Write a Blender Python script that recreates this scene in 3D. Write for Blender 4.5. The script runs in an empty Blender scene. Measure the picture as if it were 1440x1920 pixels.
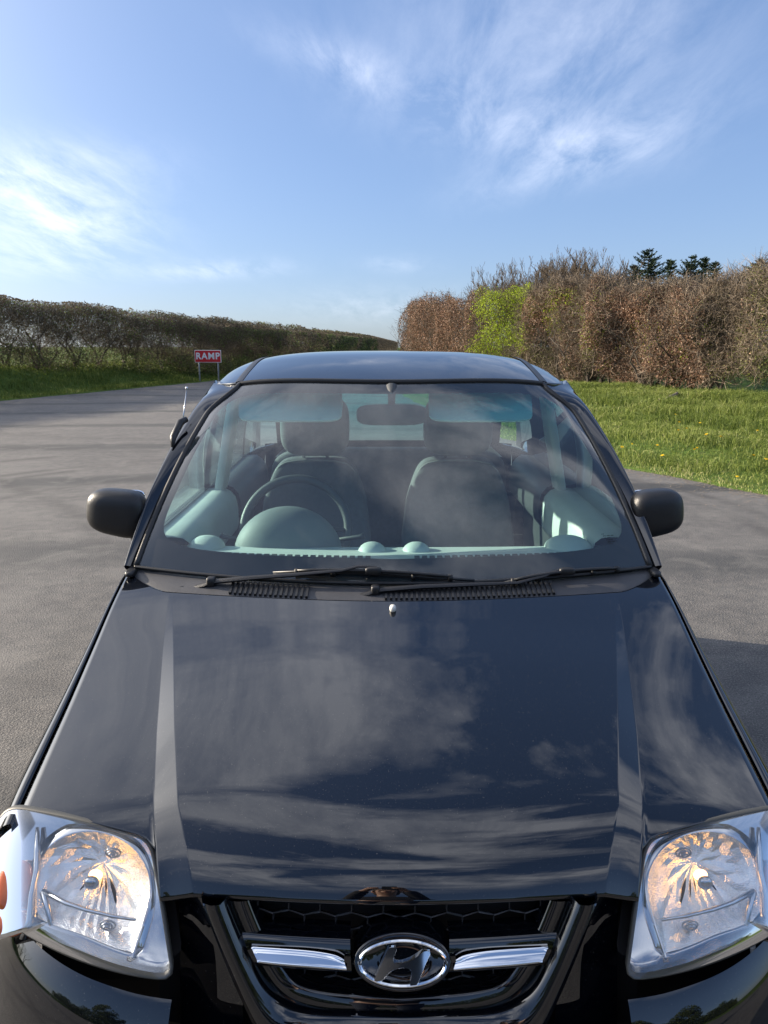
import bpy, bmesh, math, random
import numpy as np
from mathutils import Vector, Matrix, noise
from mathutils.geometry import tessellate_polygon
random.seed(7); RNG = np.random.default_rng(7)
sc = bpy.context.scene
COL = sc.collection
R = math.radians
# ------------------------------------------------------------ camera
CAMZ = 1.62; PITCH = math.atan(310/1443.0)
cam_d = bpy.data.cameras.new('camera'); cam = bpy.data.objects.new('camera', cam_d); COL.objects.link(cam)
cam.location = (0, 0, CAMZ); cam.rotation_euler = (math.pi/2-PITCH, 0, 0)
cam_d.sensor_fit = 'VERTICAL'; cam_d.sensor_height = 34.6; cam_d.lens = 26.0
cam_d.clip_start = 0.05; cam_d.clip_end = 5000
sc.camera = cam
# ------------------------------------------------------------ sun + sky
SUN_EL = R(19); SUN_AZ = R(-72.5)          # azimuth measured from +Y towards +X
sdir = Vector((math.sin(SUN_AZ)*math.cos(SUN_EL), math.cos(SUN_AZ)*math.cos(SUN_EL), math.sin(SUN_EL)))
sun_d = bpy.data.lights.new('sun', 'SUN'); sun = bpy.data.objects.new('sun', sun_d); COL.objects.link(sun)
sun_d.energy = 4.6; sun_d.angle = R(0.5); sun_d.color = (1.0, 0.86, 0.68)
sun.rotation_euler = sdir.to_track_quat('Z', 'Y').to_euler(); sun.location = sdir*50
sc.view_settings.view_transform = 'Standard'; sc.view_settings.look = 'None'
sc.view_settings.gamma = 1.0; sc.view_settings.exposure = 1.30

class NT:
    def __init__(s, tree): s.t = tree; tree.nodes.clear()
    def n(s, typ, ins=None, **kw):
        nd = s.t.nodes.new(typ)
        for k, v in kw.items(): setattr(nd, k, v)
        for k, v in (ins or {}).items():
            if isinstance(v, bpy.types.NodeSocket): s.t.links.new(v, nd.inputs[k])
            else: nd.inputs[k].default_value = v
        return nd
    def m(s, op, a, b=0.0, c=0.0, clamp=False):
        nd = s.n('ShaderNodeMath', operation=op, use_clamp=clamp)
        for i, v in enumerate((a, b, c)):
            if isinstance(v, bpy.types.NodeSocket): s.t.links.new(v, nd.inputs[i])
            else: nd.inputs[i].default_value = v
        return nd.outputs[0]
    def mix(s, f, a, b, mode='MIX'):
        nd = s.n('ShaderNodeMix', data_type='RGBA', blend_type=mode)
        for i, v in ((0, f), (6, a), (7, b)):
            if isinstance(v, bpy.types.NodeSocket): s.t.links.new(v, nd.inputs[i])
            else: nd.inputs[i].default_value = v if i == 0 else (tuple(v)+(1,))[:4]
        return nd.outputs[2]
    def ramp(s, f, stops):
        nd = s.n('ShaderNodeValToRGB', {'Fac': f}); cr = nd.color_ramp
        while len(cr.elements) < len(stops): cr.elements.new(0.5)
        for e, (p, c) in zip(cr.elements, stops):
            e.position = p; e.color = (tuple(c)+(1,))[:4] if not isinstance(c, (int, float)) else (c, c, c, 1)
        return nd.outputs[0]
    def noise(s, vec, scale, detail=3, rough=.5, dist=0.0):
        return s.n('ShaderNodeTexNoise', {'Vector': vec, 'Scale': scale, 'Detail': detail, 'Roughness': rough, 'Distortion': dist}).outputs[0]

world = bpy.data.worlds.new('World'); sc.world = world; world.use_nodes = True
w = NT(world.node_tree)
tc = w.n('ShaderNodeTexCoord').outputs['Generated']
sky = w.n('ShaderNodeTexSky', sky_type='NISHITA', sun_disc=False, sun_elevation=SUN_EL, sun_rotation=SUN_AZ % (2*math.pi),
          altitude=60, air_density=1.0, dust_density=0.6, ozone_density=2.2)
sep = w.n('ShaderNodeSeparateXYZ', {0: tc})
dz = w.m('MAXIMUM', sep.outputs[2], 0.0)
den = w.m('ADD', dz, 0.12)
pxs = w.m('DIVIDE', sep.outputs[0], den); pys = w.m('DIVIDE', sep.outputs[1], den)
pvec = w.n('ShaderNodeCombineXYZ', {0: pxs, 1: pys, 2: 0.0}).outputs[0]
def px2dir(px, py):
    u = (px-720)/1443.0; v = (960-py)/1443.0
    d = Vector((u, math.cos(PITCH)+v*math.sin(PITCH), -math.sin(PITCH)+v*math.cos(PITCH)))
    return d
def px2cloud(px, py):
    d = px2dir(px, py).normalized(); k = max(d.z, 0)+.12
    return d.x/k, d.y/k
def blob(x0, y0, ang, sx, sy):
    """soft elliptical patch of cloud on the cloud plane"""
    mp = w.n('ShaderNodeMapping', {'Vector': pvec, 'Location': (x0, y0, 0), 'Rotation': (0, 0, ang), 'Scale': (sx, sy, 1)}, vector_type='TEXTURE')
    L = w.n('ShaderNodeVectorMath', {0: mp.outputs[0]}, operation='LENGTH').outputs['Value']
    return w.m('POWER', 2.718, w.m('MULTIPLY', w.m('MULTIPLY', L, L), -1.0))
mp1 = w.n('ShaderNodeMapping', {'Vector': pvec, 'Rotation': (0, 0, R(-24)), 'Scale': (1.9, .62, 1)})
wisp = w.noise(mp1.outputs[0], 2.7, 12, .66, .3)
mp2 = w.n('ShaderNodeMapping', {'Vector': pvec, 'Rotation': (0, 0, R(-20)), 'Location': (3.7, 1.9, 0), 'Scale': (1, 1.5, 1)})
puff = w.noise(mp2.outputs[0], 1.25, 9, .58, .6)
def blob_px(px, py, px2, py2, wd):
    a = px2cloud(px, py); b = px2cloud(px2, py2)
    dx, dy = b[0]-a[0], b[1]-a[1]; L = math.hypot(dx, dy)
    return blob((a[0]+b[0])/2, (a[1]+b[1])/2, math.atan2(dy, dx), L/2*.9+.02, wd)
blobs = [(blob_px(520, 60, 740, 170, .09), .5), (blob_px(900, 375, 1290, 215, .20), .40), (blob_px(760, 120, 1400, 40, .6), .36),
         (blob_px(700, 150, 1150, 300, .26), .34), (blob_px(-60, 400, 250, 395, .55), 1.0), (blob_px(-150, 340, 250, 300, .26), .62),
         (blob_px(250, 518, 520, 498, .22), .50), (blob_px(-100, 470, 230, 490, .5), .5), (blob_px(700, 500, 800, 492, .2), .3),
         (blob_px(560, 590, 900, 570, .7), .28)]
msum = None
for b_, k_ in blobs:
    t_ = w.m('MULTIPLY', b_, k_*.75); msum = t_ if msum is None else w.m('ADD', msum, t_)
# broad cirrus overhead (seen mirrored in the paintwork)
over = w.m('MULTIPLY', w.n('ShaderNodeMapRange', {0: dz, 1: .46, 2: .62, 3: 0.0, 4: 1.0}).outputs[0],
           w.n('ShaderNodeMapRange', {0: puff, 1: .44, 2: .56, 3: 0.0, 4: 1.0}).outputs[0])
wr = w.n('ShaderNodeMapRange', {0: wisp, 1: .36, 2: .72, 3: 0.05, 4: 1.1}).outputs[0]
dens = w.m('ADD', w.m('MULTIPLY', msum, wr), w.m('MULTIPLY', over, w.n('ShaderNodeMapRange', {0: wisp, 1: .3, 2: .62, 3: .30, 4: 1.15}).outputs[0]), clamp=True)
skyg = w.n('ShaderNodeGamma', {'Color': sky.outputs[0], 'Gamma': .6}).outputs[0]
skyc = w.mix(1.0, skyg, (.83, 1.0, 1.38), 'MULTIPLY')
cloudc = w.mix(0.0, (5.9, 6.15, 6.9), (5, 5, 5))
sd = w.n('ShaderNodeVectorMath', {0: tc, 1: tuple(sdir)}, operation='DOT_PRODUCT').outputs['Value']
halo = w.m('ADD', w.m('MULTIPLY', w.m('POWER', w.m('MAXIMUM', sd, 0.0), 5.0), 3.5), w.m('MULTIPLY', w.m('POWER', w.m('MAXIMUM', sd, 0.0), 14.0), 26.0))
skyc = w.mix(1.0, skyc, w.n('ShaderNodeCombineXYZ', {0: halo, 1: w.m('MULTIPLY', halo, .93), 2: w.m('MULTIPLY', halo, .8)}).outputs[0], 'ADD')
final = w.mix(w.m('MULTIPLY', dens, .85), skyc, cloudc)
SKY = 0.10
bg = w.n('ShaderNodeBackground', {'Color': final, 'Strength': SKY})
w.n('ShaderNodeOutputWorld', {'Surface': bg.outputs[0]})
# ------------------------------------------------------------ materials
def material(name):
    m = bpy.data.materials.new(name); m.use_nodes = True
    return m, NT(m.node_tree)
def pbr(name, col, rough=.5, metal=0.0, coat=0.0, ior=1.5, var=0.0, vscale=8, bump=0.0, bscale=60, emit=None, es=0, trans=0, sheen=0):
    m, t = material(name)
    p = t.n('ShaderNodeBsdfPrincipled', {'Roughness': rough, 'Metallic': metal, 'IOR': ior, 'Coat Weight': coat, 'Coat Roughness': .02})
    p.inputs['Base Color'].default_value = tuple(col)+(1,)
    co = t.n('ShaderNodeTexCoord').outputs['Object']
    if var:
        n = t.noise(co, vscale, 4, .6)
        c = t.mix(n, tuple(max(0, x*(1-var)) for x in col), tuple(x*(1+var) for x in col))
        t.t.links.new(c, p.inputs['Base Color'])
        rr = t.n('ShaderNodeMapRange', {0: n, 3: rough*.8, 4: min(1, rough*1.2)}).outputs[0]
        t.t.links.new(rr, p.inputs['Roughness'])
    if bump:
        b = t.n('ShaderNodeBump', {'Height': t.noise(co, bscale, 3), 'Strength': bump, 'Distance': .01})
        t.t.links.new(b.outputs[0], p.inputs['Normal'])
    if emit:
        p.inputs['Emission Color'].default_value = tuple(emit)+(1,); p.inputs['Emission Strength'].default_value = es
    t.n('ShaderNodeOutputMaterial', {'Surface': p.outputs[0]})
    return m
def sheet_glass(name, tint, ior=1.5, gain=1.6, rough=0.0, haze=0.0, band=None):
    """thin sheet: fresnel mirror over tinted see-through, with an optional pale haze painted in for reflected sky"""
    m, t = material(name)
    fr = t.n('ShaderNodeFresnel', {'IOR': ior}).outputs[0]
    f = t.m('MULTIPLY', fr, gain, clamp=True)
    tr = t.n('ShaderNodeBsdfTransparent'); tr.inputs[0].default_value = tuple(tint)+(1,)
    if band:
        zz = t.n('ShaderNodeSeparateXYZ', {0: t.n('ShaderNodeTexCoord').outputs['Object']}).outputs[2]
        cc = t.mix(t.n('ShaderNodeMapRange', {0: zz, 1: 1.33, 2: 1.43}).outputs[0], tint, band); t.t.links.new(cc, tr.inputs[0])
    gl = t.n('ShaderNodeBsdfGlossy', {'Roughness': rough})
    out = t.n('ShaderNodeMixShader', {0: f, 1: tr.outputs[0], 2: gl.outputs[0]})
    if haze:
        co = t.n('ShaderNodeTexCoord').outputs['Object']
        nn = t.noise(co, 6, 6, .6)
        d = t.n('ShaderNodeBsdfDiffuse', {'Color': (.7, .72, .72, 1)})
        out = t.n('ShaderNodeMixShader', {0: t.m('MULTIPLY', nn, haze), 1: out.outputs[0], 2: d.outputs[0]})
    t.n('ShaderNodeOutputMaterial', {'Surface': out.outputs[0]})
    return m
M = {}
def paint():
    m, t = material('black_car_paint')
    co = t.n('ShaderNodeTexCoord').outputs['Object']
    n = t.noise(co, 5, 3)
    b = t.n('ShaderNodeBump', {'Height': n, 'Strength': .035, 'Distance': .01})
    dust = t.noise(co, 330, 2)
    df = t.n('ShaderNodeMapRange', {0: dust, 1: .68, 2: .74, 3: 0.0, 4: 1.0}).outputs[0]
    c = t.mix(df, (.0018, .0025, .0045), (.05, .048, .044))
    p = t.n('ShaderNodeBsdfPrincipled', {'Base Color': c, 'Roughness': .3, 'IOR': 1.5, 'Coat Weight': 1.0, 'Coat Roughness': .006, 'Coat IOR': 1.8,
            'Specular IOR Level': 0.0})
    t.t.links.new(b.outputs[0], p.inputs['Coat Normal'])
    t.n('ShaderNodeOutputMaterial', {'Surface': p.outputs[0]})
    return m
M['paint'] = paint()
M['plastic'] = pbr('black_textured_plastic', (.011, .011, .012), .40, bump=.15, bscale=500, var=.25, vscale=20)
M['cowl'] = pbr('grey_weathered_plastic', (.05, .05, .053), .5, bump=.12, bscale=400, var=.3, vscale=14)
M['rubber'] = pbr('black_rubber', (.012, .012, .012), .45)
M['frit'] = pbr('black_ceramic_band', (.006, .007, .010), .6)
M['trim'] = pbr('grey_interior_plastic', (.56, .60, .59), .55, var=.12, vscale=10, bump=.08, bscale=300)
M['trimmid'] = pbr('mid_grey_interior_plastic', (.155, .175, .18), .6, var=.15, vscale=6, bump=.1, bscale=300)
M['trimdark'] = pbr('dark_interior_plastic', (.05, .055, .06), .5, bump=.1, bscale=300)
M['fabric'] = pbr('charcoal_seat_fabric', (.11, .118, .13), .9, var=.3, vscale=60, bump=.3, bscale=500)
M['piping'] = pbr('grey_seat_piping', (.22, .23, .23), .7)
M['visor'] = pbr('pale_visor_vinyl', (.86, .88, .87), .6, bump=.05, bscale=200)
M['chrome'] = pbr('bright_chrome', (.86, .88, .90), .04, 1.0)
M['satin'] = pbr('satin_metal', (.55, .56, .57), .22, 1.0)
M['steelgrey'] = pbr('dull_steel', (.42, .43, .44), .35, 1.0)
M['seal'] = pbr('grey_lamp_seal', (.045, .045, .04), .5)
M['amber'] = pbr('amber_plastic', (.45, .10, .025), .2, coat=.5)
M['door_red'] = pbr('maroon_door_fabric', (.16, .055, .06), .9, var=.2, vscale=40)
M['wsglass'] = sheet_glass('green_tinted_windscreen', (.68, .91, .91), 1.5, 2.3, haze=.06, band=(.08, .56, .62))
M['glass'] = sheet_glass('pale_tinted_glass', (.72, .85, .82), 1.5, 1.5)
M['lens'] = sheet_glass('clear_lamp_lens', (.96, .97, .98), 1.48, 1.4)
M['tyre'] = pbr('tyre_rubber', (.02, .02, .02), .8, bump=.2, bscale=80)
M['black'] = pbr('matt_black', (.004, .004, .005), .8)
M['white'] = pbr('pale_nozzle_plastic', (.55, .54, .50), .4)
M['added_glow'] = pbr('added_gold_glow', (.9, .6, .3), .4, emit=(1.0, .50, .14), es=4.5)  # glow added to tint the reflector gold, not a lit lamp

def refl_mat(name, scale, strength, rough):
    m, t = material(name)
    co = t.n('ShaderNodeTexCoord').outputs['Object']
    v = t.n('ShaderNodeTexVoronoi', {'Vector': co, 'Scale': scale})
    b = t.n('ShaderNodeBump', {'Height': v.outputs[0], 'Strength': strength, 'Distance': .004})
    p = t.n('ShaderNodeBsdfPrincipled', {'Base Color': (.88, .87, .84, 1), 'Metallic': 1.0, 'Roughness': rough, 'Normal': b.outputs[0]})
    t.n('ShaderNodeOutputMaterial', {'Surface': p.outputs[0]})
    return m
M['reflector'] = refl_mat('mirror_reflector', 520, .30, .17)
M['bezel'] = pbr('silvered_bezel', (.50, .51, .52), .12, 1.0)

def asphalt():
    m, t = material('worn_asphalt')
    co = t.n('ShaderNodeTexCoord').outputs['Object']
    big = t.noise(co, .35, 6, .6, .8)
    mp = t.n('ShaderNodeMapping', {'Vector': co, 'Rotation': (0, 0, R(-35)), 'Scale': (.5, 3.2, 1)})
    streak = t.noise(mp.outputs[0], .7, 5, .6, 1.6)
    mid = t.noise(co, 9, 4, .6)
    vor = t.n('ShaderNodeTexVoronoi', {'Vector': co, 'Scale': 110.0})
    fine = t.noise(co, 115, 4, .8)
    c = t.mix(t.n('ShaderNodeMapRange', {0: big, 1: .3, 2: .7}).outputs[0], (.066, .066, .065), (.118, .115, .110))
    c = t.mix(t.n('ShaderNodeMapRange', {0: streak, 1: .50, 2: .72, 3: 0.0, 4: .75}).outputs[0], c, (.052, .052, .054))
    c = t.mix(t.n('ShaderNodeMapRange', {0: mid, 1: .38, 2: .66, 3: 0.0, 4: .4}).outputs[0], c, (.18, .165, .15))
    c = t.mix(t.n('ShaderNodeMapRange', {0: fine, 1: .54, 2: .62, 3: 0.0, 4: .9}).outputs[0], c, (.30, .28, .25))
    rings = t.n('ShaderNodeTexWave', {'Vector': co, 'Scale': .09, 'Distortion': 7.0, 'Detail': 3.0, 'Detail Scale': .6}, wave_type='RINGS').outputs[1]
    c = t.mix(t.m('MULTIPLY', t.n('ShaderNodeMapRange', {0: rings, 1: .86, 2: .98}).outputs[0], t.m('MULTIPLY', big, 1.4)), c, (.042, .045, .047))
    xyz = t.n('ShaderNodeSeparateXYZ', {0: co})
    for (ax_, ay_, rad_, wd_) in ((-1.0, 7.0, 4.43, .10), (-1.0, 7.0, 4.75, .10), (-1.3, 6.6, 6.1, .12), (-1.2, 6.8, 3.3, .09), (-9.5, 3.0, 6.2, .12), (-9.4, 3.1, 7.7, .12), (-2, 26, 12.5, .2), (-2, 26, 14.0, .2)):
        dd = t.m('SQRT', t.m('ADD', t.m('POWER', t.m('SUBTRACT', xyz.outputs[0], ax_), 2.0), t.m('POWER', t.m('SUBTRACT', xyz.outputs[1], ay_), 2.0)))
        kk_ = t.m('DIVIDE', t.m('SUBTRACT', dd, rad_), wd_); g_ = t.m('POWER', 2.718, t.m('MULTIPLY', t.m('MULTIPLY', kk_, kk_), -1.0))
        c = t.mix(t.m('MULTIPLY', t.m('MULTIPLY', g_, t.n('ShaderNodeMapRange', {0: big, 1: .38, 2: .6}).outputs[0]), .62), c, (.048, .047, .047))
    patch = t.noise(co, 2.2, 6, .65, .5)
    c = t.mix(t.n('ShaderNodeMapRange', {0: patch, 1: .50, 2: .68, 3: 0.0, 4: .45}).outputs[0], c, (.19, .18, .165))
    c = t.mix(t.n('ShaderNodeMapRange', {0: fine, 1: .46, 2: .38, 3: 0.0, 4: .85}).outputs[0], c, (.035, .034, .033))
    h = t.m('ADD', t.m('MULTIPLY', fine, 1.0), t.m('MULTIPLY', vor.outputs[0], .7))
    b = t.n('ShaderNodeBump', {'Height': h, 'Strength': .6, 'Distance': .007})
    p = t.n('ShaderNodeBsdfPrincipled', {'Base Color': c, 'Roughness': .82, 'Normal': b.outputs[0], 'Specular IOR Level': .35})
    t.n('ShaderNodeOutputMaterial', {'Surface': p.outputs[0]})
    return m
M['asphalt'] = asphalt()
def turf():
    m, t = material('turf_soil')
    co = t.n('ShaderNodeTexCoord').outputs['Object']
    a = t.noise(co, .6, 6, .6); b2 = t.noise(co, 12, 5, .7)
    c = t.mix(t.n('ShaderNodeMapRange', {0: a, 1: .35, 2: .65}).outputs[0], (.055, .10, .018), (.10, .15, .03))
    c = t.mix(t.n('ShaderNodeMapRange', {0: b2, 1: .45, 2: .7, 3: 0.0, 4: .7}).outputs[0], c, (.045, .05, .02))
    b = t.n('ShaderNodeBump', {'Height': b2, 'Strength': .8, 'Distance': .05})
    p = t.n('ShaderNodeBsdfPrincipled', {'Base Color': c, 'Roughness': .95, 'Normal': b.outputs[0], 'Specular IOR Level': .1})
    t.n('ShaderNodeOutputMaterial', {'Surface': p.outputs[0]})
    return m
M['turf'] = turf()
def varmat(name, stops, rough=.7, transl=0.0):
    """colour differs from leaf to leaf through the mesh attribute 'var'"""
    m, t = material(name)
    a = t.n('ShaderNodeAttribute', attribute_name='var').outputs['Fac']
    c = t.ramp(a, stops)
    p = t.n('ShaderNodeBsdfPrincipled', {'Base Color': c, 'Roughness': rough, 'Specular IOR Level': .25})
    out = p
    if transl:
        tl = t.n('ShaderNodeBsdfTranslucent', {'Color': c})
        out = t.n('ShaderNodeMixShader', {0: transl, 1: p.outputs[0], 2: tl.outputs[0]})
    t.n('ShaderNodeOutputMaterial', {'Surface': out.outputs[0]})
    return m
M['grass'] = varmat('grass_blades', [(0, (.05, .08, .012)), (.4, (.135, .18, .036)), (.75, (.25, .29, .075)), (1, (.42, .39, .19))], .6, .45)
M['bark'] = pbr('hedge_bark', (.075, .06, .045), .9, var=.4, vscale=6, bump=.5, bscale=30)
M['twig'] = varmat('bare_twigs', [(0, (.05, .04, .028)), (.6, (.12, .10, .07)), (1, (.22, .18, .13))], .85, .3)
M['twigpale'] = varmat('pale_twigs', [(0, (.09, .07, .05)), (.6, (.19, .15, .11)), (1, (.34, .28, .21))], .85)
M['beech'] = varmat('dead_beech_leaves', [(0, (.10, .06, .04)), (.5, (.26, .155, .10)), (.85, (.44, .29, .20)), (1, (.62, .47, .36))], .65, .25)
M['newleaf'] = varmat('fresh_green_leaves', [(0, (.15, .21, .012)), (.6, (.34, .44, .025)), (1, (.50, .60, .07))], .55, .4)
M['dullleaf'] = varmat('dull_green_leaves', [(0, (.04, .055, .018)), (.6, (.10, .135, .04)), (1, (.19, .23, .08))], .6, .4)
M['oliveleaf'] = varmat('olive_leaves', [(0, (.07, .08, .02)), (.6, (.15, .17, .04)), (1, (.26, .28, .08))], .6, .3)
M['needle'] = varmat('conifer_needles', [(0, (.018, .032, .016)), (.6, (.035, .06, .028)), (1, (.06, .09, .04))], .7)
M['signred'] = pbr('red_sign_face', (.55, .015, .02), .4, var=.08)
M['signwhite'] = pbr('white_sign_face', (.75, .75, .73), .4, var=.05)
M['galv'] = pbr('galvanised_post', (.24, .26, .27), .6, .2, var=.15)
M['petal'] = pbr('yellow_petals', (.80, .58, .01), .6)
M['stemgreen'] = pbr('flower_stem', (.16, .22, .05), .6)

# ------------------------------------------------------------ mesh helpers
def link(name, me, mat, parent=None, smooth=True):
    o = bpy.data.objects.new(name, me); COL.objects.link(o)
    if mat is not None: me.materials.append(mat)
    if smooth and len(me.polygons): me.polygons.foreach_set('use_smooth', [True]*len(me.polygons))
    if parent is not None: o.parent = parent
    return o
def tag(o, label=None, cat=None, group=None, kind=None):
    if label: o['label'] = label
    if cat: o['category'] = cat
    if group: o['group'] = group
    if kind: o['kind'] = kind
    return o
def empty(name, loc, label, cat, group=None):
    o = bpy.data.objects.new(name, None); COL.objects.link(o); o.location = loc; o.empty_display_size = .2
    return tag(o, label, cat, group)
def mesh(verts, faces, name='m'):
    me = bpy.data.meshes.new(name); me.from_pydata([tuple(v) for v in verts], [], [tuple(f) for f in faces]); me.update()
    return me
class MB:
    def __init__(s): s.v = []; s.f = []
    def add(s, vs, fs):
        k = len(s.v); s.v += [tuple(v) for v in vs]; s.f += [tuple(i+k for i in f) for f in fs]; return s
    def mirror(s):
        o = MB(); o.v = [(-x, y, z) for x, y, z in s.v]; o.f = [tuple(reversed(f)) for f in s.f]; return o
    def both(s):
        m = s.mirror(); s.add(m.v, m.f); return s
    def shift(s, d): s.v = [(x+d[0], y+d[1], z+d[2]) for x, y, z in s.v]; return s
    def build(s, name, mat, parent=None, smooth=True, weld=0, bevel=0, sharp=None):
        me = mesh(s.v, s.f, name)
        if weld:
            bm = bmesh.new(); bm.from_mesh(me); bmesh.ops.remove_doubles(bm, verts=bm.verts, dist=weld); bmesh.ops.recalc_face_normals(bm, faces=bm.faces); bm.to_mesh(me); bm.free()
        o = link(name, me, mat, parent, smooth)
        if bevel:
            b = o.modifiers.new('bevel', 'BEVEL'); b.width = bevel; b.segments = 2; b.limit_method = 'ANGLE'; b.angle_limit = R(35)
        if sharp is not None:
            bm = bmesh.new(); bm.from_mesh(me)
            for e in bm.edges:
                if len(e.link_faces) == 2 and e.calc_face_angle(0) > R(sharp): e.smooth = False
            bm.to_mesh(me); bm.free()
        return o
def grid(fn, us, vs, close_u=False):
    nu, nv = len(us), len(vs)
    V = [fn(u, v) for u in us for v in vs]; F = []
    for i in range(nu if close_u else nu-1):
        for j in range(nv-1):
            a = i*nv+j; b = ((i+1) % nu)*nv+j
            F.append((a, b, b+1, a+1))
    return V, F
def lin(a, b, n): return [a+(b-a)*i/(n-1) for i in range(n)]
def tube(pts, rad, n=8, caps=True, flat=1.0):
    pts = [Vector(p) for p in pts]; V = []; F = []
    if not hasattr(rad, '__len__'): rad = [rad]*len(pts)
    up = Vector((0, 0, 1))
    for i, p in enumerate(pts):
        d = (pts[min(i+1, len(pts)-1)]-pts[max(i-1, 0)]).normalized()
        a = d.cross(up)
        if a.length < 1e-3: a = d.cross(Vector((1, 0, 0)))
        a.normalize(); b = d.cross(a)
        for k in range(n):
            th = 2*math.pi*k/n
            V.append(p+a*math.cos(th)*rad[i]+b*math.sin(th)*rad[i]*flat)
    for i in range(len(pts)-1):
        for k in range(n):
            k2 = (k+1) % n
            F.append((i*n+k, i*n+k2, (i+1)*n+k2, (i+1)*n+k))
    if caps:
        F.append(tuple(range(n-1, -1, -1))); F.append(tuple((len(pts)-1)*n+k for k in range(n)))
    return V, F
def sellip(c, r, e1=.5, e2=.5, nu=28, nv=18, rot=None):
    """super-ellipsoid: rounded box / pillow"""
    def sp(x, e): return math.copysign(abs(x)**e, x)
    V = []; F = []
    for j in range(nv+1):
        la = -math.pi/2+math.pi*j/nv
        for i in range(nu):
            lo = 2*math.pi*i/nu
            p = Vector((r[0]*sp(math.cos(la), e1)*sp(math.cos(lo), e2), r[1]*sp(math.cos(la), e1)*sp(math.sin(lo), e2), r[2]*sp(math.sin(la), e1)))
            if rot is not None: p = rot @ p
            V.append(p+Vector(c))
    for j in range(nv):
        for i in range(nu):
            i2 = (i+1) % nu
            F.append((j*nu+i, j*nu+i2, (j+1)*nu+i2, (j+1)*nu+i))
    return V, F
def box(c, s, rot=None):
    V = []
    for dx in (-1, 1):
        for dy in (-1, 1):
            for dz_ in (-1, 1):
                p = Vector((dx*s[0]/2, dy*s[1]/2, dz_*s[2]/2))
                if rot is not None: p = rot @ p
                V.append(p+Vector(c))
    return V, [(0, 1, 3, 2), (4, 6, 7, 5), (0, 4, 5, 1), (2, 3, 7, 6), (0, 2, 6, 4), (1, 5, 7, 3)]
def plate(outline, back):
    """closed outline (3-D points) filled and given thickness along 'back'"""
    pts = [Vector(p) for p in outline]; n = len(pts); bk = Vector(back)
    tris = tessellate_polygon([pts])
    V = pts+[p+bk for p in pts]; F = [tuple(t) for t in tris]+[tuple(i+n for i in reversed(t)) for t in tris]
    F += [(i, (i+1) % n, (i+1) % n+n, i+n) for i in range(n)]
    return V, F
def itp(x, xs, ys): return float(np.interp(x, xs, ys))
def spl(x, xs, ys):
    """smooth (Catmull-Rom) interpolation"""
    if x <= xs[0]: return ys[0]
    if x >= xs[-1]: return ys[-1]
    i = max(k for k in range(len(xs)) if xs[k] <= x); i = min(i, len(xs)-2)
    h = xs[i+1]-xs[i]; t = (x-xs[i])/h
    def sl(k):
        if k == 0: return (ys[1]-ys[0])/(xs[1]-xs[0])
        if k == len(xs)-1: return (ys[-1]-ys[-2])/(xs[-1]-xs[-2])
        return (ys[k+1]-ys[k-1])/(xs[k+1]-xs[k-1])
    return (2*t**3-3*t**2+1)*ys[i]+(t**3-2*t**2+t)*h*sl(i)+(-2*t**3+3*t**2)*ys[i+1]+(t**3-t**2)*h*sl(i+1)
def sstep(t): t = min(1, max(0, t)); return t*t*(3-2*t)
def resample(pts, n, closed=True):
    P = [Vector(p) for p in pts]
    if closed: P = P+[P[0]]
    L = [0]
    for a, b in zip(P[:-1], P[1:]): L.append(L[-1]+(b-a).length)
    out = []
    for i in range(n):
        s = L[-1]*i/(n if closed else n-1)
        k = 0
        while k < len(L)-2 and L[k+1] < s: k += 1
        t = (s-L[k])/max(1e-9, L[k+1]-L[k]); out.append(P[k].lerp(P[k+1], t))
    return out
def smooth_closed(pts, it=2):
    P = [Vector(p) for p in pts]
    for _ in range(it):
        Q = []
        for i in range(len(P)):
            a, b = P[i], P[(i+1) % len(P)]; Q += [a*.75+b*.25, a*.25+b*.75]
        P = Q
    return P
def smooth_open(pts, it=2):
    P = [Vector(p) for p in pts]
    for _ in range(it):
        Q = [P[0]]
        for a, b in zip(P[:-1], P[1:]): Q += [a*.75+b*.25, a*.25+b*.75]
        P = Q+[P[-1]]
    return P
# ============================================================ THE CAR
CX = 0.025; CY = 2.80
car = empty('parked_car', (CX, CY, 0), 'glossy black small hatchback parked on the tarmac, seen from the front, with dark wing mirrors', 'car')
def cpart(mb, name, mat, parent=None, **k):
    mb.shift((0, -CY, 0)); return mb.build(name, mat, car if parent is None else parent, **k)
def pair(mb, name, mat, parent=None, **k):
    """one part on each side of the car"""
    out = []
    for m_ in (mb, mb.mirror()): out.append(cpart(m_, name, mat, parent, **k))
    return out
def at(px, py, Y):
    """measured photo point -> car coordinates at distance Y"""
    d = px2dir(px, py); t = Y/d.y
    return Vector((d.x*t-CX, Y, CAMZ+d.z*t))
def on(px, py, F, off=0.0):
    Y = 1.1
    for _ in range(30):
        p = at(px, py, Y); Y = .5*Y+.5*(F(p.x, p.z)+off)
    return at(px, py, Y)
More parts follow.
